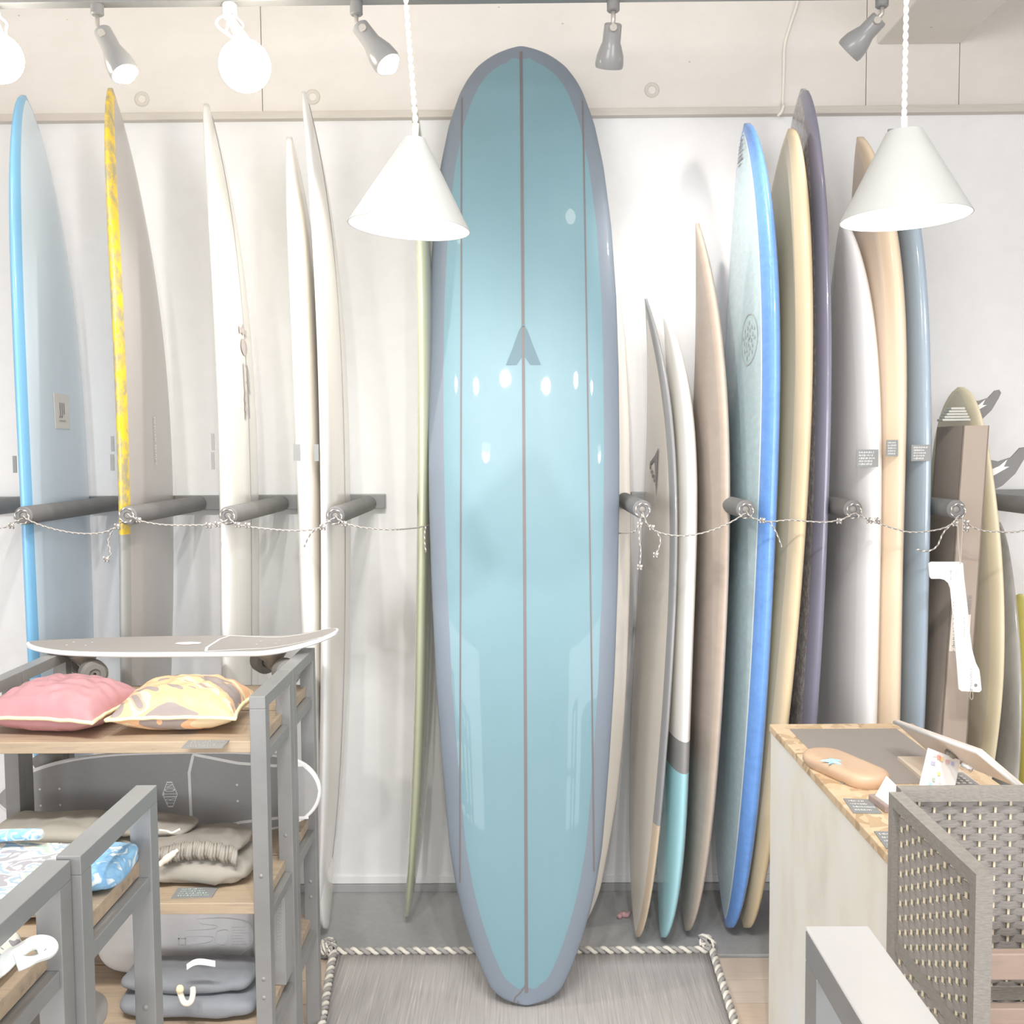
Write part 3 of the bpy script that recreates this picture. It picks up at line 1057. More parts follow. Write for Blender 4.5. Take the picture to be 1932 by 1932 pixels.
o = link('paper_label', MB().add([cart(a, -.0012, z) for a, z in ((.004, lz0), (.058, lz0), (.058, lz1), (.004, lz1))], [(0, 1, 2, 3)]), mat('paper', (226, 218, 208), .7), root)
mb = MB()
scribble(mb, lambda x, y: cart(y, -.002, x), lz0+.01, lz1-.01, .01, .05, 3, 5, .9)
q1 = P(1826, 1142, 2.79)
scribble(mb, lambda x, y: cart(y, -.002, x), q1.z-.03, q1.z+.04, .045, .058, 1, 6, 1.0)
link('carton_print', mb, text_dark, root)['kind'] = 'stuff'

YT = 2.67
tm = [(1752, 1063), (1757, 1060), (1812, 1060), (1817, 1063), (1819, 1090), (1826, 1150), (1830, 1195), (1834, 1225), (1841, 1250), (1848, 1264), (1850, 1280), (1852, 1302), (1848, 1306), (1814, 1304), (1809, 1300), (1806, 1260), (1801, 1200), (1796, 1140), (1793, 1110), (1789, 1100), (1782, 1094), (1774, 1092), (1757, 1092), (1754, 1088)]
q = P(1810, 975, YT)
root = thing('fitting_template', 'white plastic L-shaped hanging gauge on strings in front of the carton', 'template', P(1812, 1306, YT))
link('plate', MB().prism(tm, lambda a, b_, t_: P(a, b_, YT)+Vector((0, t_, 0)), 0, .003), mat('white_plastic', (252, 251, 251), .5), root)
mb = MB()
scribble(mb, lambda x, y: P(y, x, YT-.0005), 1075, 1095, 1792, 1796, 1, 1, 1)
scribble(mb, lambda x, y: P(y, x, YT-.0005), 1075, 1095, 1802, 1808, 2, 2, .6)
scribble(mb, lambda x, y: P(y, x, YT-.0005), 1125, 1250, 1797, 1801, 1, 3, .4)
scribble(mb, lambda x, y: P(y, x, YT-.0005), 1165, 1215, 1817, 1822, 1, 4, .4)
scribble(mb, lambda x, y: P(y, x, YT-.0005), 1262, 1305, 1830, 1834, 2, 6, .8)
mb.add([P(1841+3.2*math.cos(i*PI/6), 1293+3.2*math.sin(i*PI/6), YT-.0005) for i in range(12)], [tuple(range(12))])
link('plate_print', mb, text_dark, root)
cst = mat('thin_string', (188, 182, 176), .8)
link('string', MB().tube([P(1806, 978, yr-.02), P(1811, 1064, YT-.002)], .0009, 5), cst, root)
link('string', MB().tube([P(1817, 980, yr-.02), P(1812, 1064, YT-.002)], .0009, 5), cst, root)
link('string_loop', MB().tube([P(1832, 1300, YT-.003), P(1830, 1314, YT-.003), P(1833, 1320, YT-.003), P(1836, 1314, YT-.003), P(1834, 1300, YT-.003)], .0009, 5, smooth=4), cst, root)

# ------------------------------------------------------------------ rug
rug_m = NT('woven_grey_rug')
v = rug_m.coord('Object', (190, 4.5, 1))
n = rug_m.noise(v, 1.0, 3, .6)
v2 = rug_m.coord('Object', (40, 1.2, 1))
nn = rug_m.noise(v2, 1.0, 3, .6)
c = rug_m.ramp(n, [(.3, base((156, 154, 154))), (.52, base((178, 174, 172))), (.62, base((186, 182, 180))), (.76, base((220, 214, 208)))])
c = rug_m.mix(rug_m.math('MULTIPLY', nn, .5), c, base((168, 167, 168)))
rug_m.l(c, rug_m.p.inputs['Base Color'])
rug_m.p.inputs['Roughness'].default_value = .95
rug_m.bump(n, .6, .004)
RUG = {-1: (PZ(632, 1796, .02), PZ(611, 1925, .02)), 1: (PZ(1341, 1796, .02), PZ(1384, 1932, .02))}
def rugx(s, Y):
    a, b_ = RUG[s]
    return a.x+(b_.x-a.x)*(a.y-Y)/(a.y-b_.y)
root = thing('rug', 'grey striped woven rug with braided edge and corner tassels under the big longboard', 'rug', (0, 2.4, 0))
Y0, Y1 = 1.75, PZ(966, 1797, .022).y
mb = MB()
rows = []
for i in range(21):
    Y = Y1+(Y0-Y1)*i/20
    rows.append([Vector((rugx(-1, Y)+(rugx(1, Y)-rugx(-1, Y))*j/24, Y, .012+.0012*math.sin(j*1.7+i)+(.008 if Y > Y1-.02 else 0))) for j in range(25)])
mb.rings(rows, False, 0, False)
o = link('rug_body', mb, rug_m.m, root, True)
md = o.modifiers.new('thickness', 'SOLIDIFY')
md.thickness = .007
def braid(pa, pb, phase, material, name):
    L = (pb-pa).length
    n_ = int(L/.0038)
    pitch = .046
    t_ = (pb-pa).normalized()
    sd = Vector((0, 0, 1)).cross(t_)
    pts = []
    for i in range(n_+1):
        a = 2*PI*i*.0038/pitch+phase
        pts.append(pa+t_*(i*.0038)+sd*math.cos(a)*.006+Vector((0, 0, 1))*(math.sin(a)*.006))
    return link(name, MB().tube(pts, .0062, 6), material, root, True)
bw = mat('braid_white', (226, 222, 212), .9)
bg = mat('braid_grey', (164, 162, 160), .9)
zc = .026
for pa, pb in ((Vector((rugx(-1, Y1), Y1+.004, zc)), Vector((rugx(1, Y1), Y1+.004, zc))),
               (Vector((rugx(1, Y1)+.004, Y1, zc)), Vector((rugx(1, Y0)+.004, Y0, .016))),
               (Vector((rugx(-1, Y1)-.004, Y1, zc)), Vector((rugx(-1, Y0)-.004, Y0, .016)))):
    braid(pa, pb, 0, bw, 'braid_strand')
    braid(pa, pb, PI, bg, 'braid_strand')
rr = random.Random(3)
for px, py in ((619, 1788), (1333, 1780)):
    c = PZ(px, py, .035)
    for q_ in range(2):
        mb = MB()
        for i in range(9):
            pts = []
            a0 = rr.random()*6
            ax = Vector((rr.uniform(-1, 1), rr.uniform(-1, 1), rr.uniform(-.6, .6))).normalized()
            u_ = ax.orthogonal().normalized()
            w_ = ax.cross(u_)
            R_ = rr.uniform(.014, .027)
            for j in range(10):
                a = a0+j*.55
                p = c+(u_*math.cos(a)+w_*math.sin(a))*R_+ax*(.003*j-.012)
                p.z = max(p.z, .014)
                pts.append(p)
            mb.tube(pts, .0036, 6)
        o = link('tassel', mb, (bw, bg)[q_], root, True)
        o['kind'] = 'stuff'

# ------------------------------------------------------------------ steel and wood display racks
PW = .033
def display_rack(label, x0, x1, y0, y1, ztop, shelves, loc=None, mids=True):
    root = thing('display_rack', label, 'rack', ((x0+x1)/2, (y0+y1)/2, 0))
    for x in (x0, x1-PW):
        for y in (y0, y1-PW):
            link('post', MB().box((x, y, .0), (x+PW, y+PW, ztop-PW*.8), b=.0012), black, root)
        link('side_rail', MB().box((x, y0, ztop-PW*.8), (x+PW, y1, ztop), b=.0012), black, root)
        for zs in shelves:
            link('side_rail', MB().box((x+.004, y0+PW, zs-.05), (x+PW-.004, y1-PW, zs-.026), b=.0015), black, root)
        if x > (x0+x1)/2:
            for y in (y0, y1-PW):
                for zz in (.36, .40, .62):
                    M = Matrix.Translation((x+PW*.5, y-.0002, zz)) @ Matrix.Rotation(PI/2, 4, 'X')
                    link('bolt', MB().lathe([(0, .002), (.0035, .0015), (.0045, 0)], M, 12), mat('bolt_steel', (146, 146, 146), .4), root, True)
    for zs in shelves:
        link('shelf', MB().box((x0+PW*.6, y0+.004, zs-.024), (x1-PW*.6, y1-.004, zs), b=.0015), wood_dark, root)
    return root
ZR = P(485, 1314, 2.066).z
ZS1 = P(300, 1400, 2.068).z
ZS2 = P(350, 1705, 2.068).z
ZS3 = .30
rx1 = P(500, 1314, 2.066).x
rx0 = -1.18
display_rack('black steel rack with pink and orange cushions on its top shelf, left of the rug', rx0, rx1, 2.066, 2.322, ZR, [ZS1, ZS2, ZS3])
display_rack('black steel rack behind the cushion rack, with the skateboard resting on its rails', rx0, rx1+.0, 2.324, 2.58, ZR, [ZS1, ZS2, ZS3])
nx1 = P(296, 1481, 1.60).x
nz = P(277, 1481, 1.60).z
nzs = P(255, 1614, 1.59).z
display_rack('black steel rack carrying folded printed shirts, in front of the cushion rack', -1.20, nx1, 1.315, 1.60, nz, [nzs, .55, .25])
display_rack('nearest black steel rack at the bottom left corner with a white strap on its shelf', -1.20, nx1-.012, 1.025, 1.312, nz-.004, [nzs, .55, .25])

# rail at the bottom right, close to the camera
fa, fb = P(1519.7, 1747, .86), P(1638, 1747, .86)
near_r = display_rack('black steel rack with painted sheen on top rail at the bottom right near the camera', fa.x, fa.x+.36, .50, .86, fa.z-.0035, [.75, .35])
link('painted_sheen', MB().box((fa.x, .50, fa.z-.0034), (fb.x, .86, fa.z), b=.001), mat('sheen_paint', (252, 250, 250), .3), near_r)['label'] = 'pale plate painted as the light reflected off the rail'  # pale plate stands for light reflected off the black rail top

# ------------------------------------------------------------------ cushions
def pillow(label, c, sx, sy, h, rz, material, pipe, seed):
    root = thing('cushion', label, 'cushion', (c[0], c[1], c[2]))
    R = Matrix.Rotation(rz, 4, 'Z')
    mb = MB()
    n_ = 36
    def shape(u, v_, top):
        pin = 1-.10*(1-u*u)*0
        x = u*sx/2*(1-.06*(1-abs(u))*v_*v_)
        y = v_*sy/2
        # sides curve inwards between the corners
        x *= 1-.09*(1-v_*v_)*abs(u)**3
        y *= 1-.09*(1-u*u)*abs(v_)**3
        e = max(0, (1-abs(u)**2.5)*(1-abs(v_)**2.5))**.55
        z = h*(.62 if top else -.38)*e
        edge = max(abs(u), abs(v_))
        q = Vector((u*5+seed, v_*5, 0 if top else 3))
        z += (noise.noise(q*1.1)*.008+noise.noise(Vector((u*14+seed, v_*14, 1)))*.009*edge**5*(1-edge**12))*e**.5*(1 if top else .4)
        p = R @ Vector((x, y, z))
        return Vector(c)+p+Vector((0, 0, h*.38))
    for top in (True, False):
        rows = [[shape(-1+2*i/n_, -1+2*j/n_, top) for j in range(n_+1)] for i in range(n_+1)]
        mb.rings(rows, False, 0, False)
    for p in mb.v:
        p.z = max(p.z, c[2]+.0005)
    o = link('cover', mb, material, root, True)
    per = [(-1+2*i/n_, -1) for i in range(n_)]+[(1, -1+2*i/n_) for i in range(n_)]+[(1-2*i/n_, 1) for i in range(n_)]+[(-1, 1-2*i/n_) for i in range(n_+1)]
    link('piping', MB().tube([shape(u*.999, v_*.999, True) for u, v_ in per], .0042, 8), pipe, root, True)
pink = mat('pink_nylon', (226, 170, 176), .35, var=.04, g=.68)
cream_pipe = mat('cream_piping', (244, 226, 188), .6)
t = NT('orange_camouflage')
v = t.coord('Object', (1.0, 1.9, 1.6))
ds = t.n('ShaderNodeTexNoise', i_Scale=4.2, i_Detail=1.0, i_Distortion=1.8)
t.l(v, ds.inputs['Vector'])
c = t.ramp(ds.outputs[0], [(0, base((176, 164, 160), .75)), (.40, base((176, 164, 160), .75)), (.405, base((246, 198, 158), .82)), (.50, base((246, 198, 158), .82)), (.505, base((248, 228, 192), .82)), (.57, base((248, 228, 192), .82)), (.575, base((220, 184, 160), .8)), (.61, base((172, 160, 156), .75)), (.65, base((246, 204, 164), .82))])
for e in t.t.nodes:
    if e.type == 'VALTORGB':
        e.color_ramp.interpolation = 'CONSTANT'
t.l(c, t.p.inputs['Base Color'])
t.p.inputs['Roughness'].default_value = .5
camo = t.m
pc = P(122, 1395, 2.197)
pillow('pink nylon cushion with cream piping on the left of the rack shelf', (pc.x, 2.20, ZS1+.0005), .277, .23, .105, -.16, pink, cream_pipe, 1.3)
pc = P(352, 1395, 2.197)
pillow('orange and brown camouflage cushion with cream piping, right of the pink cushion', (pc.x, 2.197, ZS1+.0005), .268, .215, .105, .03, camo, cream_pipe, 7.7)

def shelf_card(label, px, z, mw=None, seed=0):
    """a price card lying on a surface; px = 4 corner pixels: front-left, front-right, back-right, back-left"""
    pts = [PZ(x, y, z+.002) for x, y in px]
    root = thing('price_card', label, 'card', sum(pts, Vector())/4-Vector((0, 0, .002)))
    vv = [p-Vector((0, 0, .0016)) for p in pts]+pts
    link('card', MB().add(vv, [(3, 2, 1, 0), (4, 5, 6, 7), (0, 1, 5, 4), (1, 2, 6, 5), (2, 3, 7, 6), (3, 0, 4, 7)]), card_dark, root)
    mb = MB()
    def fn(x, y):
        return pts[0].lerp(pts[1], x).lerp(pts[3].lerp(pts[2], x), y)+Vector((0, 0, .0006))
    scribble(mb, fn, .12, .92, .08, .92, 4, seed, .6)
    link('handwriting', mb, mw or text_white, root)
mint = mat('mint_chalk', (200, 226, 222), .7)
shelf_card('dark price card lying in front of the camouflage cushion', [(342, 1411), (420, 1410), (433, 1396), (356, 1396)], ZS1, mat('grey_chalk', (190, 192, 192), .7), 21)
shelf_card('dark price card with mint green handwriting lying below the folded khaki trousers', [(323, 1694), (400, 1692), (412, 1673), (335, 1675)], ZS2, mint, 22)

# ------------------------------------------------------------------ skateboards
grip = mat('grip_tape', (196, 192, 189), .9, g=.62, var=.06, scale=400)
grip_d = mat('grip_tape_dark', (164, 164, 165), .9, var=.04, scale=400)
wheel_m = mat('wheel_urethane', (150, 149, 146), .5, g=.75)
metal_t = mat('truck_metal', (170, 163, 156), .3, metal=.3, g=.8)
def skateboard(label, M, gm, L=.805, Wd=.225, word=None, kick=.035):
    root = thing('skateboard', label, 'skateboard', M.translation)
    # plan outline: x along the length, +x = kicktail
    def half(x):
        u = x/(L/2)
        if u < 0:
            return Wd/2*max(0, 1-(-u)**2.6)**.62
        return Wd/2*(1-.25*u**3)*max(0, 1-u**10)**.5
    def zc(x):
        u = (x-L*.27)/(L*.23)
        return kick*max(0, u)**1.6 + (.008*max(0, (-x-L*.3)/(L*.2))**2)
    th = .012
    n_ = 60
    def loop(off, dz):
        pts = []
        xs = [-L/2*math.cos(PI*i/n_) for i in range(n_+1)]
        for x in xs:
            pts.append((x, -max(half(x)-off, .0005)))
        for x in reversed(xs):
            pts.append((x, max(half(x)-off, .0005)))
        k = 1-off*2/L
        return [M @ Vector((x*k, y, zc(x*k)+dz)) for x, y in pts]
    def surf(rings_):
        mb = MB()
        mb.rings(rings_, False)
        for r in (0, -1):
            pass
        N = len(rings_[0])
        o0 = 0
        o1 = (len(rings_)-1)*N
        for i in range(n_):
            a, b_ = i, i+1
            c_, d_ = N-2-i, N-1-i
            mb.f.append((o0+a, o0+b_, o0+c_, o0+d_)); mb.mi.append(0)
            mb.f.append((o1+a, o1+b_, o1+c_, o1+d_)); mb.mi.append(0)
        return mb
    link('deck', surf([loop(.003, 0), loop(0, .003), loop(0, th-.003), loop(.002, th)]), white_gloss, root, True, auto=40)
    link('grip', surf([loop(.006, th-.001), loop(.0062, th+.0012)]), gm, root)['label'] = 'rough grip surface with white pinlines'
    def on(x, y, dz=.0018):
        return M @ Vector((x, y, zc(x)+th+dz))
    def stripe(pts, wd_):
        mb = MB()
        pp = []
        for (a0, b0), (a1, b1) in zip(pts[:-1], pts[1:]):
            for i in range(8):
                pp.append(Vector((a0+(a1-a0)*i/8, b0+(b1-b0)*i/8)))
        pp.append(Vector(pts[-1]))
        L_, R_ = [], []
        for i, p in enumerate(pp):
            d_ = (pp[min(i+1, len(pp)-1)]-pp[max(i-1, 0)]).normalized()
            nn_ = Vector((-d_.y, d_.x))*wd_/2
            L_.append(on(*(p+nn_)))
            R_.append(on(*(p-nn_)))
        n2_ = len(pp)
        mb.add(L_+R_, [(i, i+1, n2_+i+1, n2_+i) for i in range(n2_-1)])
        link('pinline', mb, text_white, root)
    xs0 = L*.115
    h0 = half(xs0)
    stripe([(L*.46, h0*.62), (L*.36, h0*.62), (L*.25, h0*.70), (xs0, h0*.93), (xs0-.012, h0*.5), (xs0-.012, -h0*.5), (xs0, -h0*.93), (L*.25, -h0*.70), (L*.36, -h0*.62), (L*.46, -h0*.62)], .007)
    for x in (-L*.36, -L*.30, L*.245, L*.305):
        for y in (-.02, .02):
            mb = MB()
            mb.add([on(x+.003*math.cos(i*PI/4), y+.003*math.sin(i*PI/4), .0022) for i in range(8)], [tuple(range(8))])
            link('bolt_head', mb, text_white, root)
    hx, hy = .031, .019
    xe = -L*.0
    hexa = [(-hx, -hy*.55), (0, -hy), (hx, -hy*.55), (hx, hy*.55), (0, hy), (-hx, hy*.55)]
    hexa = [(a+.015, b_) for a, b_ in hexa]
    if not word:
        link('hexagon_badge', MB().add([on(a, b_, .002) for a, b_ in hexa], [tuple(range(6))]), text_white, root)
    else:
        mb = MB()
        S_ = .03
        # upright hexagon seen by the viewer: local x -> picture right, local y -> picture up
        hp = [(-.006, .0315), (.006, .0315), (.019, 0), (.006, -.0315), (-.006, -.0315), (-.019, 0)]
        hp = [(a*1.0+.030, b_) for a, b_ in hp]
        ctr = Vector((.030, 0))
        for i in range(6):
            p0, p1 = Vector(hp[i]), Vector(hp[(i+1) % 6])
            mb.add([on(*p0), on(*p1), on(*(p1+(ctr-p1)*.1)), on(*(p0+(ctr-p0)*.1))], [(0, 1, 2, 3)])
        # letters read upwards, stretched to fill the badge
        zz = -.026
        for ch_, adv in zip(word, (.0095, .0085, .0045, .0095, .010, .0095)):
            zc_ = zz+adv/2
            wf = (.030*(1-abs(zc_)/.034)+.006)
            vv, ff = text_mesh(ch_, 1.0)
            if vv:
                x0_, x1_ = min(a for a, _ in vv), max(a for a, _ in vv)
                y0_, y1_ = min(b_ for _, b_ in vv), max(b_ for _, b_ in vv)
                mb.add([on(.030-((b_-y0_)/(y1_-y0_)-.5)*wf, zz+.001+(a-x0_)/(x1_-x0_)*(adv-.002), .0022) for a, b_ in vv], ff)
            zz += adv
        link('hexagon_badge', mb, text_white, root)['label'] = 'white hexagon badge with upward lettering'
    for x in (-L*.33, L*.275):
        Mt = M @ Matrix.Translation((x+.008, 0, 0)) @ Matrix.Rotation(math.radians(33), 4, 'Z')
        truck = link('truck', MB().tube([Mt @ Vector((0, 0, zc(x)-.001)), Mt @ Vector((.004, 0, -.014)), Mt @ Vector((.006, 0, -.032)), Mt @ Vector((.008, 0, -.046))], [.044, .038, .023, .016], 14), metal_t, root, True)
        link('axle', MB().tube([Mt @ Vector((.008, -.095, -.047)), Mt @ Vector((.008, -.04, -.047)), Mt @ Vector((.008, .04, -.047)), Mt @ Vector((.008, .095, -.047))], [.006, .013, .013, .006], 12), metal_t, truck, True)
        for y in (-.083, .083):
            Mw = Mt @ Matrix.Translation((.008, y, -.047)) @ Matrix.Rotation(PI/2, 4, 'X')
            link('wheel', MB().lathe([(.004, .018), (.012, .018), (.014, .024), (.026, .024), (.033, .016), (.033, -.016), (.026, -.024), (.014, -.024), (.012, -.018), (.004, -.018)], Mw, 24), wheel_m, root, True, auto=35)
    return root
xa, xb = P(50, 1235, 2.57).x, P(638, 1200, 2.57).x
M = Matrix.Translation(((xa+xb)/2, 2.573, ZR+.001))
skateboard('grey topped skateboard with white edge resting across the rack rails above the cushions', M, grip, L=xb-xa)
xb2 = P(606, 1495, 2.43).x
M = Matrix.Translation((xb2-.395, 2.437, ZS2+.1095)) @ Matrix.Rotation(PI/2-.0, 4, 'X') @ Matrix.Rotation(.018, 4, 'Z')
skateboard('dark skateboard standing on its side on the second shelf, with white pinlines and hexagon badge', M, grip_d, L=.79, Wd=.209, word='TRITON', kick=.0)

# ------------------------------------------------------------------ folded clothes on the left racks
def cloth_mat(name, c, a=.06, sc=14, g=1.0):
    return mat(name, c, .9, var=a, scale=sc, bump=.3, g=g)
khaki = cloth_mat('khaki_cloth', (176, 171, 162), g=.85)
def add_blobs(root, name, specs, material):
    for s_ in specs:
        link(name, superblob(*s_[0], **s_[1]), material, root, True)
kc = P(392, 1660, 2.17)
root = thing('folded_trousers', 'folded khaki cloth trousers with white drawstring on the second shelf', 'trousers', (kc.x-.02, 2.21, ZS2))
zb_ = ZS2+.001
add_blobs(root, 'folded_layer', [
    (((kc.x-.02, 2.215, zb_+.030), (.235, .17, .060)), dict(e=(.45, .75), amp=.009, freq=14, seed=2, flatbot=True)),
    (((kc.x-.035, 2.225, zb_+.074), (.215, .15, .036)), dict(e=(.45, .75), amp=.008, freq=16, seed=5)),
    (((kc.x-.14, 2.25, zb_+.098), (.18, .11, .028)), dict(e=(.5, .8), amp=.009, freq=14, seed=9))], khaki)
# gathered waistband: many small ribs
mb = MB()
wx0, wx1 = P(300, 1600, 2.14).x, P(446, 1585, 2.14).x
for i in range(34):
    x = wx0+(wx1-wx0)*i/33
    zz = zb_+.064+.016*math.sin(PI*i/33)
    yb_ = 2.132+.006*math.sin(i*1.3)+.0*i
    mb.tube([(x, yb_+.012, zz+.022), (x+.001, yb_, zz+.012), (x-.001, yb_-.001, zz), (x, yb_+.006, zz-.012)], [.003, .0045, .0045, .003], 6)
link('gathered_waistband', mb, khaki, root, True)['kind'] = 'stuff'
wcord = mat('white_drawstring', (240, 232, 218), .8)
link('drawstring', MB().tube([P(300, 1632, 2.118), P(312, 1622, 2.118), P(325, 1612, 2.118), P(336, 1603, 2.122)], [.006, .008, .007, .004], 8, smooth=4), wcord, root, True)
link('drawstring', MB().tube([P(300, 1566, 2.118), P(315, 1568, 2.126), P(325, 1571, 2.126), P(340, 1564, 2.128)], .0025, 6, smooth=4), wcord, root, True)
kc2 = P(120, 1590, 2.17)
root = thing('folded_trousers', 'flat folded dark olive trousers at the left of the khaki ones', 'trousers', (kc2.x, 2.20, ZS2))
olive = cloth_mat('olive_cloth', (178, 174, 164))
xl2 = max(rx0+.05, kc2.x-.24)
add_blobs(root, 'folded_layer', [
    (((kc2.x-.03, 2.20, zb_+.045), (.33, .2, .088)), dict(e=(.35, .7), amp=.009, freq=10, seed=12, flatbot=True)),
    (((kc2.x-.02, 2.22, zb_+.108), (.29, .15, .042)), dict(e=(.4, .8), amp=.009, freq=11, seed=15))], olive)

# printed shirts on the near racks
t = NT('tropical_print')
v = t.coord('Object', (1, 1, 1))
vo = t.n('ShaderNodeTexNoise', i_Scale=15.0, i_Detail=3.0, i_Distortion=1.2)
t.l(v, vo.inputs['Vector'])
c = t.ramp(vo.outputs[0], [(.3, base((236, 232, 226))), (.40, base((162, 160, 166))), (.47, base((242, 234, 224))), (.53, base((160, 178, 190))), (.58, base((250, 214, 196))), (.64, base((176, 192, 182))), (.7, base((168, 160, 160)))])
for e in t.t.nodes:
    if e.type == 'VALTORGB':
        e.color_ramp.interpolation = 'CONSTANT'
t.l(c, t.p.inputs['Base Color'])
t.p.inputs['Roughness'].default_value = .85
tropic = t.m
t = NT('blue_floral')
v = t.coord('Object', (1, 1, 1))
vo = t.n('ShaderNodeTexNoise', i_Scale=40.0, i_Detail=2.0, i_Distortion=1.0)
t.l(v, vo.inputs['Vector'])
c = t.ramp(vo.outputs[0], [(.4, base((150, 194, 226))), (.5, base((128, 176, 216))), (.6, base((226, 236, 242)))])
t.l(c, t.p.inputs['Base Color'])
t.p.inputs['Roughness'].default_value = .85
bluef = t.m
sc_ = Vector((-.77, 1.46, nzs))
root = thing('folded_shirt', 'folded tropical print shirt with blue collar on the steel rack at bottom left', 'shirt', sc_)
link('folded_body', superblob((-.79, 1.455, nzs+.021), (.32, .225, .04), e=(.3, .6), amp=.004, freq=10, seed=21, flatbot=True), tropic, root, True)
link('collar', MB().tube([(-.93, 1.50, nzs+.045), (-.86, 1.52, nzs+.052), (-.79, 1.525, nzs+.058), (-.745, 1.535, nzs+.056), (-.765, 1.55, nzs+.05), (-.82, 1.545, nzs+.05), (-.9, 1.53, nzs+.045)], .009, 8, smooth=5), bluef, root, True)
link('collar_lining', MB().tube([(-.94, 1.485, nzs+.044), (-.86, 1.5, nzs+.048), (-.80, 1.505, nzs+.05)], .007, 8, smooth=5), mat('orange_white_trim', (250, 224, 204), .8), root, True)
link('sleeve', superblob((-.625, 1.50, nzs+.022), (.07, .13, .04), e=(.6, .7), amp=.004, freq=16, seed=23, flatbot=True), bluef, root, True)
root = thing('folded_shirt', 'dark tropical print shirt lying on the nearest rack shelf behind the white strap', 'shirt', (-.80, 1.18, nzs-.004))
link('folded_body', superblob((-.755, 1.205, nzs+.0222), (.25, .15, .042), e=(.35, .6), amp=.005, freq=12, seed=31, flatbot=True), tropic, root, True)
root = thing('white_strap', 'looped white fabric strap lying on the nearest rack shelf', 'strap', (-.65, 1.12, nzs-.004))
mb = MB()
sp = [P(-40, 1850, 1.12), P(0, 1825, 1.12), P(30, 1797, 1.14), P(60, 1783, 1.17), P(84, 1783, 1.18), P(92, 1792, 1.18), P(78, 1805, 1.16), P(50, 1810, 1.13), P(30, 1816, 1.12)]
sp = crom([Vector((p.x, p.y, max(p.z, nzs+.008))) for p in sp], 6)
rings = []
for i, p in enumerate(sp):
    d_ = (sp[min(i+1, len(sp)-1)]-sp[max(i-1, 0)]).normalized()
    n_ = d_.cross(Vector((0, -.7, .7))).normalized()
    w2 = d_.cross(n_).normalized()
    rings.append([p+n_*.011+w2*.0012, p+n_*.011-w2*.0012, p-n_*.011-w2*.0012, p-n_*.011+w2*.0012])
mb.rings(rings)
link('strap_band', mb, mat('white_strap', (232, 238, 244), .6), root, True, auto=40)

# lower shelf: backpack box, navy shorts
navy = cloth_mat('navy_cloth', (166, 170, 176), g=.62)
nc = P(390, 1870, 2.16)
root = thing('folded_shorts', 'dark navy folded shorts with white drawstring on the lowest visible shelf', 'shorts', (nc.x, 2.18, ZS3))
z3 = ZS3+.001
add_blobs(root, 'folded_layer', [
    (((nc.x-.02, 2.145, z3+.025), (.30, .15, .05)), dict(e=(.4, .7), amp=.006, freq=12, seed=41, flatbot=True)),
    (((nc.x-.03, 2.155, z3+.065), (.28, .13, .04)), dict(e=(.45, .75), amp=.006, freq=13, seed=44))], navy)
link('drawstring', MB().tube([P(338, 1868, 2.046), P(342, 1880, 2.043), P(347, 1891, 2.041), P(355, 1893, 2.041), P(361, 1888, 2.041), P(364, 1875, 2.046), P(364, 1864, 2.056)], .006, 8, smooth=5), wcord, root, True)
link('drawstring_knot', superblob(P(339, 1866, 2.04), (.016, .014, .018), e=(1, 1), amp=.001, freq=60), mat('knot_cream', (238, 222, 190), .8), root, True)
p_ = [P(352, 1826, 2.058), P(365, 1818, 2.054), P(380, 1816, 2.052), P(406, 1820, 2.054)]
mb = MB()
rings = [[p+Vector((0, 0, .0075)), p+Vector((0, .002, .0075)), p+Vector((0, .002, -.005)), p+Vector((0, 0, -.005))] for p in crom(p_, 5)]
mb.rings(rings)
link('fabric_label', mb, text_white, root)
root = thing('backpack', 'dark backpack with pale outline drawing standing behind the navy shorts', 'bag', (P(380, 1750, 2.35).x, 2.39, ZS3))
bc = P(395, 1775, 2.25)
link('bag_body', superblob((bc.x-.06, 2.31, ZS3+.107), (.42, .13, .21), e=(.4, .45), amp=.004, freq=8, seed=51), mat('dark_nylon', (226, 227, 229), .6, var=.04), root, True)
yb_ = 2.2435
mb = MB()
for pts in ([(372, 1735), (420, 1733), (458, 1738), (474, 1748), (478, 1765), (474, 1785), (460, 1796), (448, 1808)],
            [(352, 1756), (400, 1754), (408, 1748), (380, 1744), (374, 1738)],
            [(352, 1768), (396, 1768), (402, 1774), (390, 1780), (352, 1784)],
            [(410, 1758), (428, 1756), (432, 1770), (424, 1784), (410, 1782), (408, 1770), (410, 1758)]):
    mb.tube([P(x, y, yb_) for x, y in pts], .0009, 5, smooth=4)
link('outline_drawing', mb, mat('pale_grey_line', (238, 238, 236), .7), root)['kind'] = 'stuff'
mb = MB()
scribble(mb, lambda x, y: P(x, -y, yb_), 438, 468, -1785, -1748, 7, 61, .4)
for x0_, y0_, x1_, y1_ in ((336, 1770, 338, 1784), (336, 1770, 350, 1772), (349, 1770, 351, 1784), (340, 1782, 348, 1784)):
    mb.add([P(x0_, y1_, yb_), P(x1_, y1_, yb_), P(x1_, y0_, yb_), P(x0_, y0_, yb_)], [(0, 1, 2, 3)])
link('bag_print', mb, mat('pale_print', (204, 204, 202), .7), root)
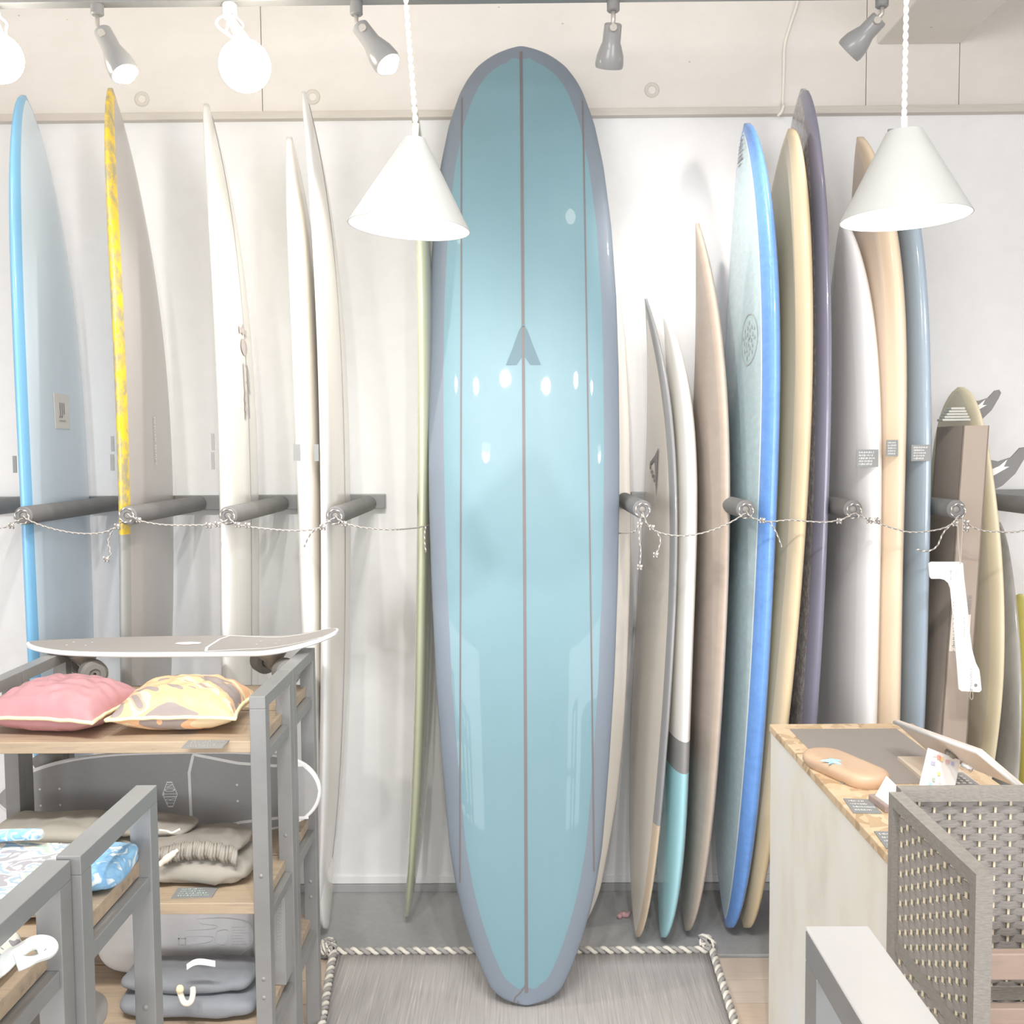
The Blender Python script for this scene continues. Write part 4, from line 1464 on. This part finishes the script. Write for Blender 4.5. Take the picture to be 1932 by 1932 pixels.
# product box at the right end of the lower shelf
q0, q1 = P(506, 1806, 2.236), P(540, 1680, 2.236)
root = thing('product_box', 'tall dark box with white small print standing between the rack posts', 'box', ((q0.x+q1.x)/2, 2.263, ZS3))
link('box_body', MB().box((q0.x-.03, 2.226, ZS3+.001), (q1.x-.002, 2.30, q1.z), b=.001), mat('dark_card', (158, 158, 158), .5), root)
mb = MB()
for x0_, x1_, s_ in ((512, 517, 1), (523, 534, 2)):
    scribble(mb, lambda x, y: P(y, x, 2.2245), 1700, 1800, x0_, x1_, 3, 70+s_, .35)
mb.add([P(x, y, 2.2248) for x, y in ((508, 1688), (535, 1683), (535, 1698), (508, 1702))], [(0, 1, 2, 3)])
link('box_print', mb, mat('box_print', (196, 196, 194), .6), root)
# dark clothes on the lower shelf of the near racks
root = thing('folded_shorts', 'dark grey folded shorts low on the rack at the bottom left', 'shorts', (-.80, 1.455, .55))
add_blobs(root, 'folded_layer', [
    (((-.80, 1.455, .55+.036), (.36, .2, .07)), dict(e=(.4, .7), amp=.006, freq=12, seed=81, flatbot=True)),
    (((-.79, 1.46, .55+.10), (.32, .18, .06)), dict(e=(.45, .7), amp=.006, freq=12, seed=84))], cloth_mat('charcoal_cloth', (166, 166, 164)))

# ------------------------------------------------------------------ counter on the right
YC1 = 2.5
cz = P(1451, 1366, YC1).z
cx0 = P(1451, 1400, YC1).x
cx1 = P(1722, 1366, YC1).x
YC0 = 1.665
t = NT('grey_plaster')
v = t.coord('Object', (1, 1, .6))
n1 = t.noise(v, 5, 6, .65)
n2 = t.noise(v, 40, 4, .6)
c = t.ramp(n1, [(.3, base((204, 199, 190), 1.2)), (.5, base((220, 215, 206), 1.2)), (.7, base((232, 228, 220), 1.2))])
c = t.mix(t.math('MULTIPLY', n2, .15), c, base((190, 186, 180)))
t.l(c, t.p.inputs['Base Color'])
t.p.inputs['Roughness'].default_value = .75
plaster = t.m
t = NT('chipboard')
v = t.coord('Object', (1, 1, 1))
vo = t.n('ShaderNodeTexVoronoi', i_Scale=42.0)
dn = t.n('ShaderNodeTexNoise', i_Scale=9.0, i_Detail=2.0)
t.l(v, dn.inputs['Vector'])
va = t.n('ShaderNodeVectorMath', operation='MULTIPLY_ADD')
va.inputs[1].default_value = (.16, .16, .16)
t.l(dn.outputs['Color'], va.inputs[0])
t.l(v, va.inputs[2])
t.l(va.outputs[0], vo.inputs['Vector'])
sc2 = t.n('ShaderNodeSeparateColor')
t.l(vo.outputs['Color'], sc2.inputs[0])
c = t.ramp(sc2.outputs[0], [(0, base((222, 192, 156), .72)), (.4, base((244, 218, 184), .74)), (.7, base((248, 226, 194), .76)), (1, base((206, 174, 138), .7))])
t.l(c, t.p.inputs['Base Color'])
t.p.inputs['Roughness'].default_value = .55
osb = t.m
root = thing('counter', 'narrow sales counter with grey plastered side and chipboard top on the right', 'counter', ((cx0+cx1)/2, 1.7, 0))
link('counter_body', MB().box((cx0+.003, YC0, 0), (cx1-.002, YC1-.003, cz-.018), b=.003), plaster, root)
link('counter_top', MB().box((cx0, YC0-.004, cz-.018), (cx1, YC1, cz), b=.002), osb, root)
# inlaid dark mat
mt = [PZ(x, y, cz+.001) for x, y in ((1490, 1376), (1690, 1374), (1800, 1479), (1606, 1479))]
my1 = mt[0].y
my0 = mt[3].y
mx0, mx1 = mt[0].x, min(mt[1].x, cx1-.02)
mm = NT('ribbed_counter_mat')
v = mm.coord('Object', (1, 1, 1))
wv = mm.n('ShaderNodeTexWave', i_Scale=60.0)
mm.l(v, wv.inputs['Vector'])
mm.l(mm.ramp(wv.outputs[0], [(.2, base((172, 164, 158), .68)), (.8, base((184, 176, 170), .68))]), mm.p.inputs['Base Color'])
mm.p.inputs['Roughness'].default_value = .7
tag(link('counter_mat', MB().box((mx0, my0, cz), (mx1, my1, cz+.002), b=.0008), mm.m), 'brown grey ribbed desk mat lying on the chipboard counter', 'mat')
ZC = cz
# wooden tray with starfish
def stadium(cx_, cy_, L_, W_, ang, n_=16):
    pts = []
    for s_, a0 in ((1, -PI/2), (-1, PI/2)):
        for i in range(n_+1):
            a = a0+PI*i/n_
            x = s_*(L_-W_)/2+W_/2*math.cos(a)
            y = W_/2*math.sin(a)
            pts.append((x, y))
    return [(cx_+x*math.cos(ang)-y*math.sin(ang), cy_+x*math.sin(ang)+y*math.cos(ang)) for x, y in pts]
ta, tb_ = PZ(1552, 1432, ZC+.012), PZ(1638, 1470, ZC+.012)
ctr = (ta+tb_)/2
ang = math.atan2(tb_.y-ta.y, tb_.x-ta.x)
L_ = (tb_-ta).length+.075
root = thing('wooden_tray', 'oblong rounded wooden tray on the counter with a blue starfish on it', 'tray', (ctr.x, ctr.y, ZC))
def ring_at(sc, z, r_=None):
    return [Vector((x, y, z)) for x, y in stadium(ctr.x, ctr.y, L_-2*sc, .095-2*sc, ang)]
tray_m = wood('tray_wood', [(196, 168, 144), (208, 180, 154), (202, 174, 148)], stretch=(10, 10, 10), scale=2, rough=.4)
link('tray_body', MB().rings([ring_at(.008, ZC+.0005), ring_at(.0, ZC+.012), ring_at(.0, ZC+.02), ring_at(.002, ZC+.025), ring_at(.007, ZC+.0285), ring_at(.016, ZC+.0298), ring_at(.028, ZC+.03)]), tray_m, root, True, auto=50)
sc_ = PZ(1570, 1437, ZC+.031)
root = thing('starfish', 'small pale blue starfish lying on the wooden tray', 'starfish', (sc_.x, sc_.y, ZC+.03))
mb = MB()
star = []
for i in range(10):
    r_ = .024 if i % 2 == 0 else .0075
    star.append((r_*math.cos(i*PI/5+.3), r_*math.sin(i*PI/5+.3)))
vv = [Vector((sc_.x+a, sc_.y+b_, ZC+.0302)) for a, b_ in star]+[Vector((sc_.x+a*.85, sc_.y+b_*.85, ZC+.0328)) for a, b_ in star]+[Vector((sc_.x, sc_.y, ZC+.0375))]
ff = [(i, (i+1) % 10, 10+(i+1) % 10, 10+i) for i in range(10)]+[(10+i, 10+(i+1) % 10, 20) for i in range(10)]
link('starfish_body', MB().add(vv, ff), mat('starfish_blue', (172, 214, 234), .6), root)
shelf_card('black price card with white handwriting at the left edge of the counter', [(1610, 1533), (1664, 1534), (1640, 1508), (1591, 1506)], ZC, None, 24)
shelf_card('second black price card at the counter edge, partly hidden by the woven screen', [(1672, 1600), (1722, 1597), (1700, 1569), (1649, 1568)], ZC, None, 25)
# card holder: brown wooden block with folded white card
ha, hb_ = PZ(1647, 1512, ZC), PZ(1676, 1533, ZC)
root = thing('card_holder', 'small dark brown wooden block holding a folded white card', 'card holder', (ha+hb_)/2)
d_ = (hb_-ha).normalized()
M = Matrix.Translation((ha+hb_)/2) @ Matrix.Rotation(math.atan2(d_.y, d_.x), 4, 'Z')
hl = (hb_-ha).length/2+.004
link('holder_block', MB().box((-hl, -.008, 0), (hl, .008, .014), M=M, b=.002), wood('walnut', [(150, 134, 128), (168, 150, 142)], stretch=(3, 20, 20)), root)
YB_ = ha.y-.03
p1, p2, p3 = PZ(1657, 1514, ZC+.012), PZ(1672, 1462, ZC), PZ(1699, 1492, ZC)
base_l = M @ Vector((-hl*.7, 0, .012))
base_r = M @ Vector((hl*1.1, 0, .012))
white_card = mat('white_card', (250, 250, 252), .6)
dl = base_l.y
tl = P(1672, 1464, base_l.y-.004)
tr = P(1699, 1490, base_r.y-.0)
mb = MB().add([base_l, base_r, tr, tl, base_l+Vector((.001, .001, 0)), base_r+Vector((.001, .001, 0)), tr+Vector((.001, .001, 0)), tl+Vector((.001, .001, 0))],
              [(0, 1, 2, 3), (7, 6, 5, 4), (0, 4, 5, 1), (1, 5, 6, 2), (2, 6, 7, 3), (3, 7, 4, 0)])
link('card', mb, white_card, root)
# payment sign
yS = PZ(1740, 1500, ZC).y
corners = [(1732, 1492), (1799, 1500), (1812, 1434), (1751, 1411)]
pts = [P(x, y, yS+dy_) for (x, y), dy_ in zip(corners, (0, 0, .025, .025))]
zdrop = min(pts[0].z, pts[1].z)-ZC
pts[0].z -= zdrop*0
root = thing('payment_sign', 'white upright card with small coloured payment symbols on the counter', 'sign', ((pts[0]+pts[1])/2).xy.to_3d()+Vector((0, 0, ZC)))
lo0, lo1 = pts[0].copy(), pts[1].copy()
e3 = (pts[3]-pts[0]).normalized()
k_ = (pts[0].z-ZC-.001)/e3.z if e3.z else 0
lo0 = pts[0]-e3*k_
lo1 = pts[1]-e3*((pts[1].z-ZC-.001)/e3.z)
n_ = (lo1-lo0).cross(pts[3]-lo0).normalized()
if n_.y > 0:
    n_ = -n_
vv = [lo0, lo1, pts[2], pts[3]]
vv += [p-n_*.002 for p in vv]
link('sign_panel', MB().add(vv, [(0, 1, 2, 3), (7, 6, 5, 4), (0, 4, 5, 1), (1, 5, 6, 2), (2, 6, 7, 3), (3, 7, 4, 0)]), white_card, root)
def sgn_pt(x, y):
    # picture pixel projected on the sign plane
    d = ray(x, y)
    tt = (pts[3]-CAM).dot(n_)/d.dot(n_)
    return CAM+d*tt+n_*.0006
for x, y, wx, wy, colr in ((1771, 1429, 3.2, 4, (236, 160, 150)), (1776, 1432, 3.2, 4, (246, 206, 150)), (1787, 1437, 3.6, 3.6, (214, 176, 182)), (1797, 1441, 2.8, 3.8, (186, 190, 226)), (1763, 1426, 4, 2, (210, 208, 220)), (1760, 1440, 4, 3.4, (190, 188, 214)),
                         (1771, 1460, 3, 3, (248, 230, 160)), (1761, 1471, 3, 3.4, (180, 196, 186)), (1773, 1476, 3, 2.5, (222, 218, 224)), (1755, 1480, 3, 3, (170, 210, 230)), (1765, 1484, 3, 2, (240, 190, 190))):
    mb = MB().add([sgn_pt(x-wx, y+wy*.8), sgn_pt(x+wx, y+wy*1.3), sgn_pt(x+wx*1.1, y-wy*.8), sgn_pt(x-wx*.9, y-wy*1.2)], [(0, 1, 2, 3)])
    link('symbol', mb, mat('symbol_%d_%d_%d' % colr, colr, .6), root)
# tablet on a tilted stand, its back towards the camera left
root_y = 2.05
A_ = P(1688, 1363, 2.22)   # far top corner
B_ = P(1846, 1420, 1.84)   # near top corner
C_ = P(1925, 1487, 1.80)   # near bottom corner
D_ = A_+(C_-B_)
root = thing('tablet', 'white tablet on a tilted stand at the right of the counter, seen from behind', 'tablet', ((A_.x+C_.x)/2, 2.0, ZC))
nrm = (B_-A_).cross(C_-B_).normalized()
if nrm.z > 0:
    nrm = -nrm
vv = [A_, B_, C_, D_]
def slab(vv, t_):
    v2 = vv+[p-nrm*t_ for p in vv]
    return MB().add(v2, [(0, 1, 2, 3), (7, 6, 5, 4), (0, 4, 5, 1), (1, 5, 6, 2), (2, 6, 7, 3), (3, 7, 4, 0)])
back = [p+nrm*.0 for p in vv]
link('tablet_case', slab(back, .009), mat('tablet_back', (214, 204, 196), .5), root)
ctr_ = sum(vv, Vector())/4
link('tablet_screen', slab([ctr_+(p-ctr_)*.93-nrm*.0092 for p in vv], .0006), mat('screen_dark', (150, 150, 150), .1), root)
link('white_edge', MB().tube([A_, B_, C_], .0045, 8), white_gloss, root, True)
# stand: lower plate, hinge rod
b0, b1 = P(1815, 1452, 1.93), P(1835, 1462, 1.90)
foot = Vector((ctr_.x-.05, ctr_.y, ZC))
pl0 = [Vector((A_.x+.0, A_.y-.02, ZC+.001)), Vector((B_.x-.02, B_.y+.03, ZC+.001)), Vector((B_.x+.08, B_.y+.03, ZC+.001)), Vector((A_.x+.10, A_.y-.02, ZC+.001))]
link('stand_base', MB().add(pl0+[p+Vector((0, 0, .008)) for p in pl0], [(3, 2, 1, 0), (4, 5, 6, 7), (0, 1, 5, 4), (1, 2, 6, 5), (2, 3, 7, 6), (3, 0, 4, 7)]), mat('stand_beige', (214, 200, 184), .5), root)
mid0 = (pl0[0]+pl0[3])/2.0
link('stand_arm', MB().tube([(pl0[0]+pl0[1]+pl0[2]+pl0[3])/4+Vector((0, 0, .004)), ctr_-nrm*0], .012, 12), metal_t, root, True)
link('hinge_rod', MB().tube([P(1815, 1443, 1.80), P(1833, 1453, 1.785)], .005, 10), mat('chrome', (222, 218, 214), .15, metal=.6), root, True)
# small card reader
r0_ = PZ(1812, 1484, ZC)
root = thing('card_reader', 'small black card reader with white keys behind the payment sign', 'card reader', (r0_.x, r0_.y, ZC))
link('reader_body', MB().box((r0_.x-.03, r0_.y-.045, ZC+.0005), (r0_.x+.025, r0_.y+.045, ZC+.016), b=.004), mat('reader_black', (160, 158, 156), .4), root)
mb = MB()
for i in range(4):
    for j in range(3):
        x, y = r0_.x-.02+.012*j, r0_.y-.03+.014*i
        link('key', MB().box((x, y, ZC+.0155), (x+.007, y+.007, ZC+.0175), b=.001), text_white, root)

# ------------------------------------------------------------------ woven folding screen
YH = 1.60
hx_ = P(1690, 1497, YH).x
sz = P(1690, 1494, YH).z
strand_m = mat('woven_paper_dark', (166, 161, 157), .6, g=.82, var=.14, scale=60, stretch=(1, 1, 6), bump=.3)
frame_m = mat('wrapped_frame', (172, 167, 160), .65, g=.72, var=.12, scale=120, stretch=(1, 1, 3), bump=.4)
stake_m = mat('pale_reed', (242, 226, 200), .7)
root = thing('folding_screen', 'dark woven folding screen with pale reeds showing, standing in front of the counter', 'screen', (hx_, YH, 0))
def weave_panel(name, O, dx, nrm_, Wp, pitch, rowh, backrails):
    fr = .017
    frame = link(name, MB(), frame_m, root) if False else None
    def T(a, z, t_):
        return O+dx*a+nrm_*t_+Vector((0, 0, z))
    def bar(pn, a0, a1, z0, z1, t_=.011, mt_=frame_m, par=None):
        vv = [T(a, z, s_) for s_ in (-t_, t_) for a, z in ((a0, z0), (a1, z0), (a1, z1), (a0, z1))]
        mb = MB().add(vv, [(0, 1, 2, 3), (7, 6, 5, 4), (0, 4, 5, 1), (1, 5, 6, 2), (2, 6, 7, 3), (3, 7, 4, 0)])
        return link(pn, mb, mt_, par or root)
    fr0 = bar('screen_panel', 0, Wp, sz-fr*1.15, sz, par=root)       # wrapped top rail carries the panel's pieces
    fr0['label'] = 'woven panel with wrapped frame'
    bar('stile', 0, fr, 0.0, sz-fr*1.15, par=fr0)
    bar('stile', Wp-fr, Wp, 0.0, sz-fr*1.15, par=fr0)
    bar('bottom_rail', fr, Wp-fr, .06, .06+fr, par=fr0)
    for z in backrails:
        bar('cross_rail', fr, Wp-fr, z, z+.022, .004, par=fr0)
    n_c = int((Wp-2*fr)/pitch)
    a_0 = fr+(Wp-2*fr-(n_c-1)*pitch)/2
    zlow = .40
    for i in range(n_c):
        a = a_0+i*pitch
        link('reed', MB().tube([T(a, .07, 0), T(a, sz-fr, 0)], .0021, 6), stake_m, fr0)
    meshes = []
    n_r = int((sz-fr*1.15-zlow)/rowh)
    for ph in (0, 1):
        mb = MB()
        rings = []
        hh = rowh*.58
        K = n_c*6
        for i in range(K+1):
            a = fr*.6+(Wp-1.2*fr)*i/K
            u = (a-a_0)/pitch
            t_ = math.cos(PI*(u+ph))*.003
            tw = hh*(.985-.05*abs(math.sin(PI*u)))
            rings.append([T(a, -tw, t_-.0006)-O, T(a, tw, t_-.0006)-O, T(a, tw, t_+.0006)-O, T(a, -tw, t_+.0006)-O])
        mb.rings(rings)
        src = link('strand', mb, strand_m)
        # meshes relative to the panel origin
        meshes.append(src.data)
        bpy.data.objects.remove(src)
    for r in range(n_r):
        o_ = bpy.data.objects.new('strand', meshes[r % 2])
        COL.objects.link(o_)
        o_.parent = fr0
        o_.location = O+Vector((0, 0, sz-fr*1.15-rowh*(r+.5)))-worldloc(fr0)
nearA = P(1858, 1655, 1.284)
dA = Vector((nearA.x-hx_, 1.284-YH, 0))
WA = dA.length
dA.normalize()
weave_panel('A', Vector((hx_, YH, 0)), dA, Vector((-dA.y, dA.x, 0)), WA, .0235, .0118, [.70])
weave_panel('B', Vector((hx_+.012, YH+.02, 0)), Vector((1, 0.0, 0)), Vector((0, 1, 0)), .36, .0245, .0112, [.60])
# wooden drawer fronts behind the screen
wslat = wood('crate_wood', [(158, 140, 128), (176, 157, 144), (168, 149, 136)], stretch=(2, 20, 20))
root = thing('slatted_shelf', 'brown wooden slatted shelf in front of the woven screen at the right edge', 'shelf', (.86, 1.5, 0))
ys = 1.50
xs0_, xs1_ = P(1868, 1800, ys).x, 1.15
for y0_, y1_ in ((1800, 1850), (1903, 1950), (2003, 2050)):
    za, zb2 = P(1900, y1_, ys).z, P(1900, y0_, ys).z
    link('slat', MB().box((xs0_, ys, za), (xs1_, ys+.018, zb2), b=.002), wslat, root)
for x in (.80, 1.08):
    link('upright', MB().box((x, ys+.019, 0), (x+.03, ys+.045, P(1900, 1812, ys).z), b=.002), wslat, root)

# ------------------------------------------------------------------ track, spots, globes, pendants
YTR = 2.62
ztr = P(640, 5, YTR).z
track = thing('lighting_track', 'long black ceiling lighting track across the top of the photo', 'track', (0, YTR, ztr))
link('track_rail', MB().box((-1.75, YTR-.018, ztr), (1.75, YTR+.018, ztr+.03), b=.002), black, track)
for x in (-1.4, -.4, .6, 1.5):
    link('hanger_rod', MB().tube([(x, YTR, ztr+.028), (x, YTR, CEIL)], .005, 8), black, track)
bulb_m = mat('lit_bulb', (255, 244, 226), .5, emit=14)
lens_m = mat('lit_lens', (255, 246, 232), .5, emit=22)
spot_black = mat('spot_black', (150, 151, 152), .3, coat=.3)
grey_metal = mat('grey_metal', (196, 192, 186), .35, metal=.4)
def spot(label, mx, my0, my1, a, b_, dY, lit, aim, power):
    top = P(mx, my0, YTR)
    root = thing('spotlight', label, 'spotlight', (top.x, YTR, top.z))
    l0 = P(mx, my1, YTR)
    link('adapter', MB().lathe([(0, top.z+.02), (.014, top.z+.02), (.016, top.z+.016), (.016, l0.z+.003), (.013, l0.z), (0, l0.z)], Matrix.Translation((top.x, YTR, 0)), 20), black, root, True, auto=40)
    pa = P(a[0], a[1], YTR)
    pb = P(b_[0], b_[1], YTR+dY)
    ax = (pb-pa).normalized()
    L_ = (pb-pa).length
    link('stem', MB().tube([l0+Vector((0, 0, .004)), Vector((l0.x, YTR, pa.z+.01)), pa+ax*.03], .006, 10), grey_metal, root, True)
    link('joint', MB().lathe([(0, -.006), (.009, -.006), (.009, .006), (0, .006)], Matrix.Translation(pa+ax*.02+Vector((0, -.024, 0))) @ Matrix.Rotation(PI/2, 4, 'X'), 14), grey_metal, root, True, auto=40)
    M = Matrix.Translation(pa) @ ax.to_track_quat('Z', 'Y').to_matrix().to_4x4()
    link('housing', MB().lathe([(0, .0), (.019, .0), (.022, .003), (.023, L_*.42), (.027, L_*.52), (.034, L_*.72), (.036, L_*.92), (.034, L_), (.031, L_), (.030, L_*.92), (0, L_*.9)], M, 32), spot_black, root, True, auto=35)
    dome = .022 if dY < 0 else -.002
    link('lens', MB().lathe([(0.0005, L_+dome), (.012, L_+dome*.85), (.022, L_+dome*.4), (.0295, L_-.004)], M, 24), lens_m, root, True)
    lamp('spot_beam', 'SPOT', pb+ax*.03, power, (1, .94, .86), .025, pb+ax+Vector(aim), 75, .8)
spot('black spotlight at the left pointing down right, its lamp glaring', 183, 6, 29, (193, 58), (236, 140), -.03, True, (.1, .6, 0), 26)
spot('black spotlight pointing down right beside the left pendant cord', 672, 4, 29, (679, 50), (733, 122), -.03, True, (-1.3, .6, -.2), 28)
spot('black spotlight hanging straight down right of the longboard nose', 1157, 2, 22, (1157, 44), (1149, 128), .05, True, (1.0, .6, -.2), 15)
spot('black spotlight at the right pointing down left beside the concrete beam', 1664, -2, 14, (1660, 34), (1600, 98), .05, True, (-.1, .6, 0), 6)

def globe(label, cx_, cy_, rpx, Y, sx_, sy_):
    c = P(cx_, cy_, Y)
    r = rpx*Y/F
    root = thing('globe_lamp', label, 'lamp', (c.x, Y, c.z+r))
    link('globe', MB().lathe([(max(.0005, r*math.cos(a)), r*math.sin(a)) for a in [-PI/2+PI*i/20 for i in range(21)]], Matrix.Translation(c), 32), bulb_m, root, True)
    s0 = P(sx_, sy_, Y)
    sock = link('socket', MB().lathe([(0, ztr), (.017, ztr), (.019, ztr-.004), (.019, s0.z), (.015, s0.z-.004), (.0, s0.z-.004)], Matrix.Translation((s0.x, Y, 0)), 20), white_gloss, root, True, auto=40)
    link('lamp_neck', MB().tube([(s0.x, Y, s0.z), (c.x, Y, c.z+r*.9)], [.012, .016], 14), white_gloss, root, True)
    for k in range(4):
        a = k*PI/2+.5
        dx_, dy_ = math.cos(a)*.024, math.sin(a)*.024
        link('cage_arm', MB().tube([(s0.x+dx_*.6, Y+dy_*.6, s0.z+.002), (s0.x+dx_*1.3, Y+dy_*1.3, s0.z-.012), (s0.x+dx_*1.2, Y+dy_*1.2, s0.z-.03), (c.x+dx_*.8, Y+dy_*.8, c.z+r*.93)], .0035, 8, smooth=4), white_gloss, root, True)
    lamp('globe_glow', 'POINT', c+Vector((0, -r*1.15, -r*.3)), 3, (1, .9, .76), .05)
globe('round white globe bulb glowing on the track, left of the second spotlight', 462, 124, 47, YTR, 434, 32)
globe('round globe bulb glowing at the upper left corner of the photo', -3, 110, 44, YTR, -14, 30)

def pendant(label, tc, bc, rt_px, rb_px, Y, cord):
    t_ = P(tc[0], tc[1], Y)
    b2 = P(bc[0], bc[1], Y)
    ax = (b2-t_).normalized()
    L_ = (b2-t_).length
    R1, R2 = rt_px*Y/F, rb_px*Y/F
    root = thing('pendant_lamp', label, 'lamp', t_)
    M = Matrix.Translation(t_) @ ax.to_track_quat('Z', 'Y').to_matrix().to_4x4()
    link('lamp_shade', MB().lathe([(0, 0), (R1*.93, 0), (R1, .002), (R2, L_), (R2-.002, L_), (R1-.002, .004), (0, .003)], M, 64), mat('white_shade', (226, 228, 225), .5, g=.48), root, True, auto=35)
    link('cord_grip', MB().tube([t_-ax*.0, t_-ax*.026], .006, 10), white_gloss, root, True)
    link('socket', MB().lathe([(0, .004), (.016, .004), (.016, .05), (0, .05)], M, 16), white_gloss, root, True, auto=40)
    bc_ = t_+ax*(L_*.82)
    link('bulb', MB().lathe([(max(.0005, .032*math.cos(a)), .032*math.sin(a)) for a in [-PI/2+PI*i/14 for i in range(15)]], Matrix.Translation(bc_), 24), bulb_m, root, True)
    # two-strand twisted cord up to the ceiling
    p0 = t_-ax*.024
    p1 = P(cord[0], cord[1], Y)
    d_ = (p1-p0).normalized()
    Lc = (CEIL-.0-p0.z)/d_.z
    u_ = d_.orthogonal().normalized()
    w_ = d_.cross(u_)
    for ph in (0, PI):
        pts = []
        n_ = int(Lc/.003)
        for i in range(n_+1):
            a = 2*PI*i*.003/.03+ph
            pts.append(p0+d_*(i*.003)+(u_*math.cos(a)+w_*math.sin(a))*.0026)
        link('cord_strand', MB().tube(pts, .0027, 6), mat('white_cord', (244, 240, 236), .7), root, True)
    lamp('pendant_glow', 'POINT', t_+ax*(L_*.82+.036), 3.0, (1, .95, .88), .03)
    return root
pendant('white cone pendant lamp in front of the left edge of the blue longboard', (783, 261), (772, 430), 20, 114, 1.9, (766, 0))
pendant('white cone pendant lamp hanging in front of the boards on the right', (1706, 248), (1708, 412), 33, 117, 1.9, (1710, 0))
# white cable running down the concrete beam
cab = [P(1512, -20, WY-.02), P(1500, 20, WY-.01), P(1487, 60, WY-.006), P(1480, 90, WY-.006), P(1479, 130, WY-.006), P(1477, 190, WY-.006), P(1478, 200, WY-.035), P(1474, 212, WY-.035), P(1467, 219, WY-.034)]
tag(link('white_cable', MB().tube(cab, .0045, 8, smooth=5), mat('white_cable', (238, 232, 224), .6), None, True), 'white cable running down the concrete to the trim above the blue railed board', 'cable')
# pink strap on the mat
sp = [P(1170, 1728, 3.1), P(1176, 1722, 3.1), P(1184, 1724, 3.1), P(1190, 1718, 3.1)]
sp = [Vector((p.x, p.y, .016)) for p in [PZ(1168, 1730, .016), PZ(1174, 1724, .016), PZ(1182, 1727, .016), PZ(1189, 1720, .016)]]
tag(link('pink_cord', MB().tube(sp, [.008, .010, .008, .005], 8, smooth=4), mat('pink_cord', (206, 168, 168), .8), None, True), 'short pink strap end lying on the black mat beside the cream shortboard', 'strap')
